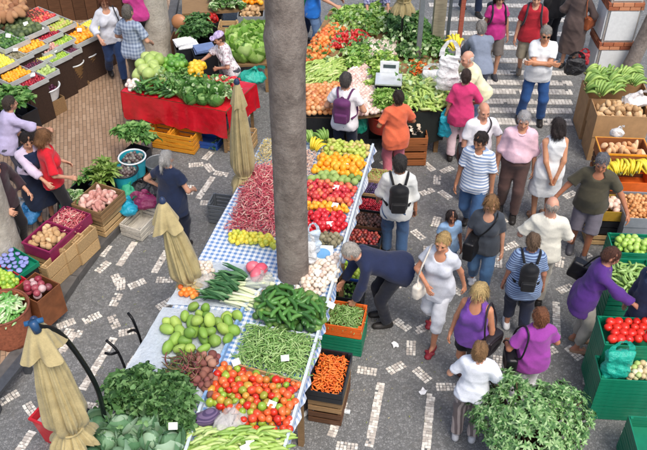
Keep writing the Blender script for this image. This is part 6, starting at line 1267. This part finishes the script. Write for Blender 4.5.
I_ = person('woman in a blue striped shirt and dark trousers seen from behind', head=(533, 241), h=1.62, yaw=172, fem=True, build=1.15, top=top('8FA8C8', pattern='stripes', col2='4E5E82', period=.03, sleeve=.75, hem=-.2), bottom=bot('trousers', '20263A', len=1.7), hair=('short', '6A5644'), stance='step', skin='B8846A', shoes=('shoe', 'D8D8DA')); backpack(I_, 'small black backpack on the blue striped shirt', '14161A', size=.78)
J_ = person('blonde woman in a pale grey top and white capri trousers striding', head=(443, 242), h=1.72, yaw=-28, fem=True, top=top('C8CCD4', sleeve=.5, neck=.07, hem=-.2), bottom=bot('trousers', 'E6E8EC', len=1.45), hair=('short', 'B89A66'), stance='walk', R='belly', L='swingb', skin='C89070', shoes=('sandal', '8A2A34'))
shoulder_bag(J_, 'cream handbag carried by the striding blonde woman', 'DCD4C6', 1, z=-.02, size=(.13, .05, .1), y=.16, out=.15, strap=True)
K_ = person('blonde woman in a purple tank top and black shorts', head=(479, 293), h=1.66, yaw=-30, fem=True, build=1.08, top=top('70449A', sleeve=0, neck=.09, hem=-.12), bottom=bot('shorts', '1C1A20', len=.6), hair=('long', 'C0A570'), stance='walk', R='hang', L='hang', skin='C88E6C', hpitch=28, shoes=('sandal', '4A2E28'), extra=('watch',)); shoulder_bag(K_, 'dark handbag on the shoulder of the purple tank top woman', '2A2428', -1, z=-.02)
L_ = person('woman in a bright violet top seen from behind above the shrub', head=(540, 316), h=1.62, yaw=190, fem=True, build=1.15, top=top('96409A', sleeve=.7, hem=-.1), bottom=bot('trousers', 'E4E2E4'), hair=('short', '7A4E34'), skin='B87E60', R='hold', L='hold', extra=('watch',)); shoulder_bag(L_, 'black shoulder bag of the violet top woman', '1A1A1E', -1, z=.0)
person('person in a white shirt and striped trousers beside the shrub seen from behind', head=(480, 350), h=1.53, yaw=165, build=.95, top=top('DEE2EA', sleeve=.75, hem=-.08), bottom=bot('trousers', '6A5E5C', pattern='vstripes', col2='A89A94', period=.06), hair=('short', '8A6A48'), R='hold', L='hold', shoes=('shoe', 'B9B9BC'))
M__ = person('woman in a purple cardigan leaning over the bean crates', head=(616, 256), h=1.64, yaw=75, lean=12, fem=True, build=1.12, top=top('54307E', sleeve=1.75, hem=-.26), bottom=bot('trousers', 'A8A49A', len=1.8), hair=('short', '5A3A2E'), R='reach', L='hold', hpitch=30, skin='C08A70', shoes=('sandal', '9A7A62')); shoulder_bag(M__, 'black handbag on the arm of the purple cardigan woman', '131316', -1, z=.1, y=-.08, size=(.19, .07, .13))
person('stooping man in a navy jacket bending over the crates of limes', feet=(383, 321), h=1.72, yaw=-84, lean=66, drop=.03, build=1.2, top=top('222A46', sleeve=1.85, hem=-.16, folds=.005), bottom=bot('trousers', '1A1E2A'), hair=('short', 'B8B2A8'), R=((.16, .5, .6), (.6, -.6, .3)), L=((.16, .42, .5), (.6, -.6, .3)), hpitch=40, stance='stand', skin='C89478')
N_ = person('man in a pale shirt with a black backpack walking away', head=(400, 163), h=1.74, yaw=178, top=top('D2D4D0', sleeve=1.1, hem=-.16), bottom=bot('trousers', '3E5A7E'), hair=('short', '33302E'), R='hang', L='swingf', stance='step', skin='B07E60'); backpack(N_, 'slim black backpack on the pale shirted man', '141416', size=.85)
person('person in dark denim cut by the right edge at the bean crates', head=(657, 268), h=1.66, yaw=-80, top=top('2A3450', sleeve=1.6), bottom=bot('trousers', '2A3A5A'), hair=('short', '1E1A18'))
# ---------------------------------------------------------------- closed parasols
def parasol(label, base, ztop, zbot, r, lean=(0, 0), pole=True, col='B3A478', seed=0, valance=.10):
    t = thing('closed_parasol', label, 'parasol', base); n = 96; mat = M_cloth(col, None, None, .05, .8, .18); H = ztop-zbot; m = 30; V = []
    for i in range(m+1):
        f = i/m; z = ztop-H*f; rad = .035+(r-.03)*(f**.75)*(1-.12*f)*(1-.55*math.exp(-((f-.86)/.06)**2)); fold = .42*min(1, f*2.5)
        for j in range(n):
            a = j*2*math.pi/n; k = abs(math.sin(a*(5 if False else 4)+.5*math.sin(2.2*f+seed)))**.45*(.85+.15*math.sin(a*13+f*3+seed)); q = rad*(1-fold+fold*2*k*(.8+.2*math.sin(j*1.9+seed))); V.append((q*math.cos(a+.12*f)+lean[0]*f, q*math.sin(a+.12*f)+lean[1]*f, z+.02*math.sin(a*8)*f))
    F = [(i*n+j, (i+1)*n+j, (i+1)*n+(j+1) % n, i*n+(j+1) % n) for i in range(m) for j in range(n)]
    ob('canopy', mesh_np('canopy', np.array(V), F, mat), t)
    if valance:
        V = []; mm = 8
        for i in range(mm+1):
            f = i/mm; z = ztop+.04-.34*f; rad = .03+valance*f**.7
            for j in range(n): a = j*2*math.pi/n; V.append((rad*(1+f*(.26*math.cos(a*4+seed)+.12*math.sin(a*9+seed*2)))*math.cos(a), rad*(1+f*(.26*math.cos(a*4+seed)+.12*math.sin(a*9+seed*2)))*math.sin(a), z+.03*f*math.cos(a*4)))
        ob('vent_cap', mesh_np('vent_cap', np.array(V), [(i*n+j, (i+1)*n+j, (i+1)*n+(j+1) % n, i*n+(j+1) % n) for i in range(mm) for j in range(n)], M_cloth(col, None, None, .05, .8, .16)), t)
    fz = ztop-H*.86; a = np.linspace(0, 2*math.pi, 25); s_ = MB(); s_.tube(np.stack([r*.6*np.cos(a)+lean[0]*.86, r*.6*np.sin(a)+lean[1]*.86, 0*a+fz], 1), .012, 6, cap=False); s_.build('tie_strap', mat, t, True)
    if pole:
        p = MB(); p.tube([(lean[0], lean[1], .05), (lean[0]*.5, lean[1]*.5, (ztop+zbot)/2), (0, 0, ztop+.03)], .022, 10); p.build('pole', M_plain('3A3C3E', .4, metal=.6), t, True)
        b = MB(); b.add(*lathe([(.24, 0), (.24, .04), (.06, .07), (.05, .2)], 18)); o = b.build('base_weight', M_plain('4A4A4A', .7), t, True); o.location = (lean[0], lean[1], 0)
    k = MB(); k.add(*lathe([(.03, 0), (.042, .03), (.03, .07), (.008, .09)], 10)); o = k.build('finial', M_plain('2A3A5A', .4), t, True); o.location = (0, 0, ztop+.02); return t
def par_px(label, top, zt, zb_, r, **kw): q = P(*top, zt); q.z = 0; return parasol(label, q, zt, zb_, r, **kw)
par_px('closed khaki parasol standing beside the far left corner of the long stall', (237, 86), 2.35, .75, .17, seed=1, valance=.06)
par_px('closed khaki parasol leaning beside the navy dressed woman', (163, 205), 2.1, .8, .18, seed=2, lean=(.18, .02), valance=.13)
par_px('closed khaki parasol hanging from a curved black arm', (36, 326), 2.75, 1.2, .2, seed=3, valance=.135, col='B3A478')
par_px('closed khaki parasol behind the kale at the far stall', (403, 12), 1.55, 1.5, .18, seed=4) if False else parasol('closed khaki parasol behind the kale at the far stall', P(403, 12, 1.5)*1.0-Vector((0, 0, 1.5)), 3.0, 1.5, .18, seed=4)
# curved cantilever arm of the near parasol
q = P(36, 326, 2.8); foot = P(104, 418, .9); am = thing('parasol_arm', 'curved black steel arm holding the near closed parasol', 'parasol arm', (foot.x, foot.y, 0)); L0 = np.array((foot.x, foot.y, 0)); pts = [np.array(q)-L0]
for px, z in (((58, 332), 2.55), ((80, 358), 2.1), ((97, 388), 1.6), ((105, 418), 1.0)): pts.append(np.array(P(*px, z))-L0)
pts.append(pts[-1]*[1, 1, 0]+V3(.0, -.02, .1)); m = MB(); m.tube(smooth_path(pts, 6), .024, 10); m.build('arm_tube', M_plain('1E2226', .35, metal=.5), am, True)
m = MB(); m.tube([pts[0]+V3(-.02, 0, .05), pts[0]+V3(0, 0, -.06)], .035, 12); m.build('hub', M_plain('24486E', .35), am, True)
m = MB(); m.tube([pts[0]+V3(-.09, 0, .02), pts[0]+V3(.05, .05, .02)], .022, 8); m.build('crank_handle', M_plain('2A5A86', .35), am, True)
m = MB(); m.box((pts[-1][0], pts[-1][1], .05), (.5, .5, .1)); m.build('base_plate', M_plain('3A3C3E', .6), am)
m = MB(); a_ = np.array(P(82, 408, .95))-L0; b_ = np.array(P(105, 416, .95))-L0; m.tube([a_, b_], .02, 8); m.build('brace', M_plain('1E2226', .35, metal=.5), am, True)
# grey rail along the kerb at the lower left, red tub under the parasol
rl = thing('steel_rail', 'long flat grey steel rail lying from the left edge beside the kerb', 'rail', P(0, 392, .1)); l0 = np.array(P(0, 392, .1)); m = MB(); m.beam(np.array(P(-12, 402, .25))-l0, np.array(P(27, 354, .25))-l0, .12, .05); m.build('rail_bar', M_plain('55585C', .45, metal=.4), rl)
for x, y in ((-8, 398), (24, 358)): p = np.array(P(x, y, .25))-l0; m = MB(); m.box((p[0], p[1], .025), (.08, .08, .246)); m.build('rail_foot', M_plain('55585C', .45, metal=.4), rl)
bk = thing('red_tub', 'red plastic tub with a white lining under the near parasol', 'tub', P(64, 436, 0), .35); V, F = lathe([(.2, 0), (.26, .42), (.285, .42), (.285, .45), (.25, .45), (.19, .05)], 4, False); o = ob('tub_wall', mesh_np('tub_wall', V, F+[(3, 2, 1, 0)], M_plastic('C8202A'), False), bk); V, F = lathe([(.18, .06), (.225, .36)], 4, False); ob('lining', mesh_np('lining', V, F+[(3, 2, 1, 0)], M_plain('DADADA'), False), bk)
# forked black rods standing in the left aisle
def rods(label, base, paths):
    t = thing('metal_stand', label, 'stand', base); b = np.array(base)
    for pth in paths: m = MB(); m.tube(smooth_path([np.array(P(x, y, z))-b for x, y, z in pth], 4), .016, 8); m.build('rod', M_plain('1A1A1C', .4, metal=.5), t, True)
    m = MB(); m.add(*lathe([(.16, 0), (.16, .03), (.03, .05)], 14)); m.build('foot', M_plain('2A2A2C', .5), t, True)
q = P(126, 390, 0); rods('forked black metal rod standing in the left aisle', q, [[(126, 390, .04), (128, 378, .3), (118, 352, .62), (106, 340, .75)], [(118, 352, .62), (111, 354, .66), (105, 353, .66)]])
q = P(141, 372, 0); rods('two pronged black metal rod beside the stall edge', q, [[(141, 372, .04), (143, 354, .4), (139, 335, .75), (134, 330, .8), (128, 332, .7)], [(139, 335, .75), (133, 320, 1.0), (128, 313, 1.05)]])
c = P(224, 208, .2); c.z = .004; crate('stack of flat grey plastic crates beside the long stall', c, .4, .3, .34, RZ, M_plastic('6A7076'), 5, .3)
# ---------------------------------------------------------------- leafy shrub in a pot, lower right
SH = thing('potted_shrub', 'broad leafy green shrub in a dark pot in front of the purple top', 'shrub', P(520, 468, 0)); m = MB(); m.add(*lathe([(.22, 0), (.3, .42), (.34, .42), (.34, .48), (.29, .48), (.27, .4)], 20)); m.build('pot', M_plain('5A4438', .7), SH, True)
pb = np.array(SH.location); tips = []; trk = MB(); rr = np.random.default_rng(4); Rv = 0
for k in range(960):
    # crown: flattened dome about 1.15 m tall
    a = rr.uniform(0, 2*math.pi); e = math.acos(rr.uniform(.0, 1)); f = rr.uniform(.72, 1.0); d_ = V3(math.sin(e)*math.cos(a), math.sin(e)*math.sin(a), math.cos(e)); bump_ = 1+.13*math.sin(3*a+1)+.1*math.sin(5*a+e*4)
    tips.append((V3(.0, .05, .62)+d_*V3(.62, .54, .56)*f*bump_, d_))
for k, (p, d_) in enumerate(tips):
    if k % 10 == 0: trk.tube(smooth_path([(0, 0, .4), p*.5+V3(0, 0, .2), p], 3), np.linspace(.02, .006, 7), 5)
trk.build('stem', M_plain('5A4A34', .8), SH, True)
M_sl = M_leaf(('446E3C', '5A8A4A', '74A05C', '90B676', 'AAC890'), 'obj', .4, .2); LV = [mesh_np('leaf', *p_leaf(1, .34, .35, .15, .03, 5, 3, i), M_sl) for i in range(4)]
LVF = [p_leaf(1, .34, .35, .15, .03, 4, 3, i) for i in range(4)]; leaves = []
for p, d_ in tips:
    n = rr.integers(7, 11); u1 = unit(np.cross(d_+V3(.01, .02, 0), V3(0, 0, 1) if abs(d_[2]) < .95 else V3(1, 0, 0))); dd = unit(d_+V3(0, 0, .5)); u1 = unit(u1-dd*(u1@dd)); u2 = np.cross(dd, u1)
    for j in range(n):
        a = j*2*math.pi/n+rr.uniform(-.3, .3); o_ = math.cos(a)*u1+math.sin(a)*u2; fd = unit(o_+dd*rr.uniform(.1, .7)); up = unit(dd-fd*(dd@fd)); sd_ = np.cross(fd, up); leaves.append((np.stack([sd_, fd, up], 1), p, .058*rr.uniform(.7, 1.3)))
def vis(q): w_ = q[1]+pb; return -(w_[2]*1.0-(w_[1]-6)*.35)
leaves.sort(key=lambda q: vis(q))
for R_, p, s_ in leaves[:300]: o = ob('leaf', LV[rr.integers(4)], SH, p, Matrix(R_.tolist()).to_euler(), s_)
mb = MB()
for R_, p, s_ in leaves[300:]: mb.add(*xf(LVF[rr.integers(4)], R_, p, s_), rnd=rr.random())
tag(mb.build('foliage', M_leaf(('446E3C', '5A8A4A', '74A05C', '90B676', 'AAC890'), 'attr', .4, .2), SH, True, True), kind='stuff')
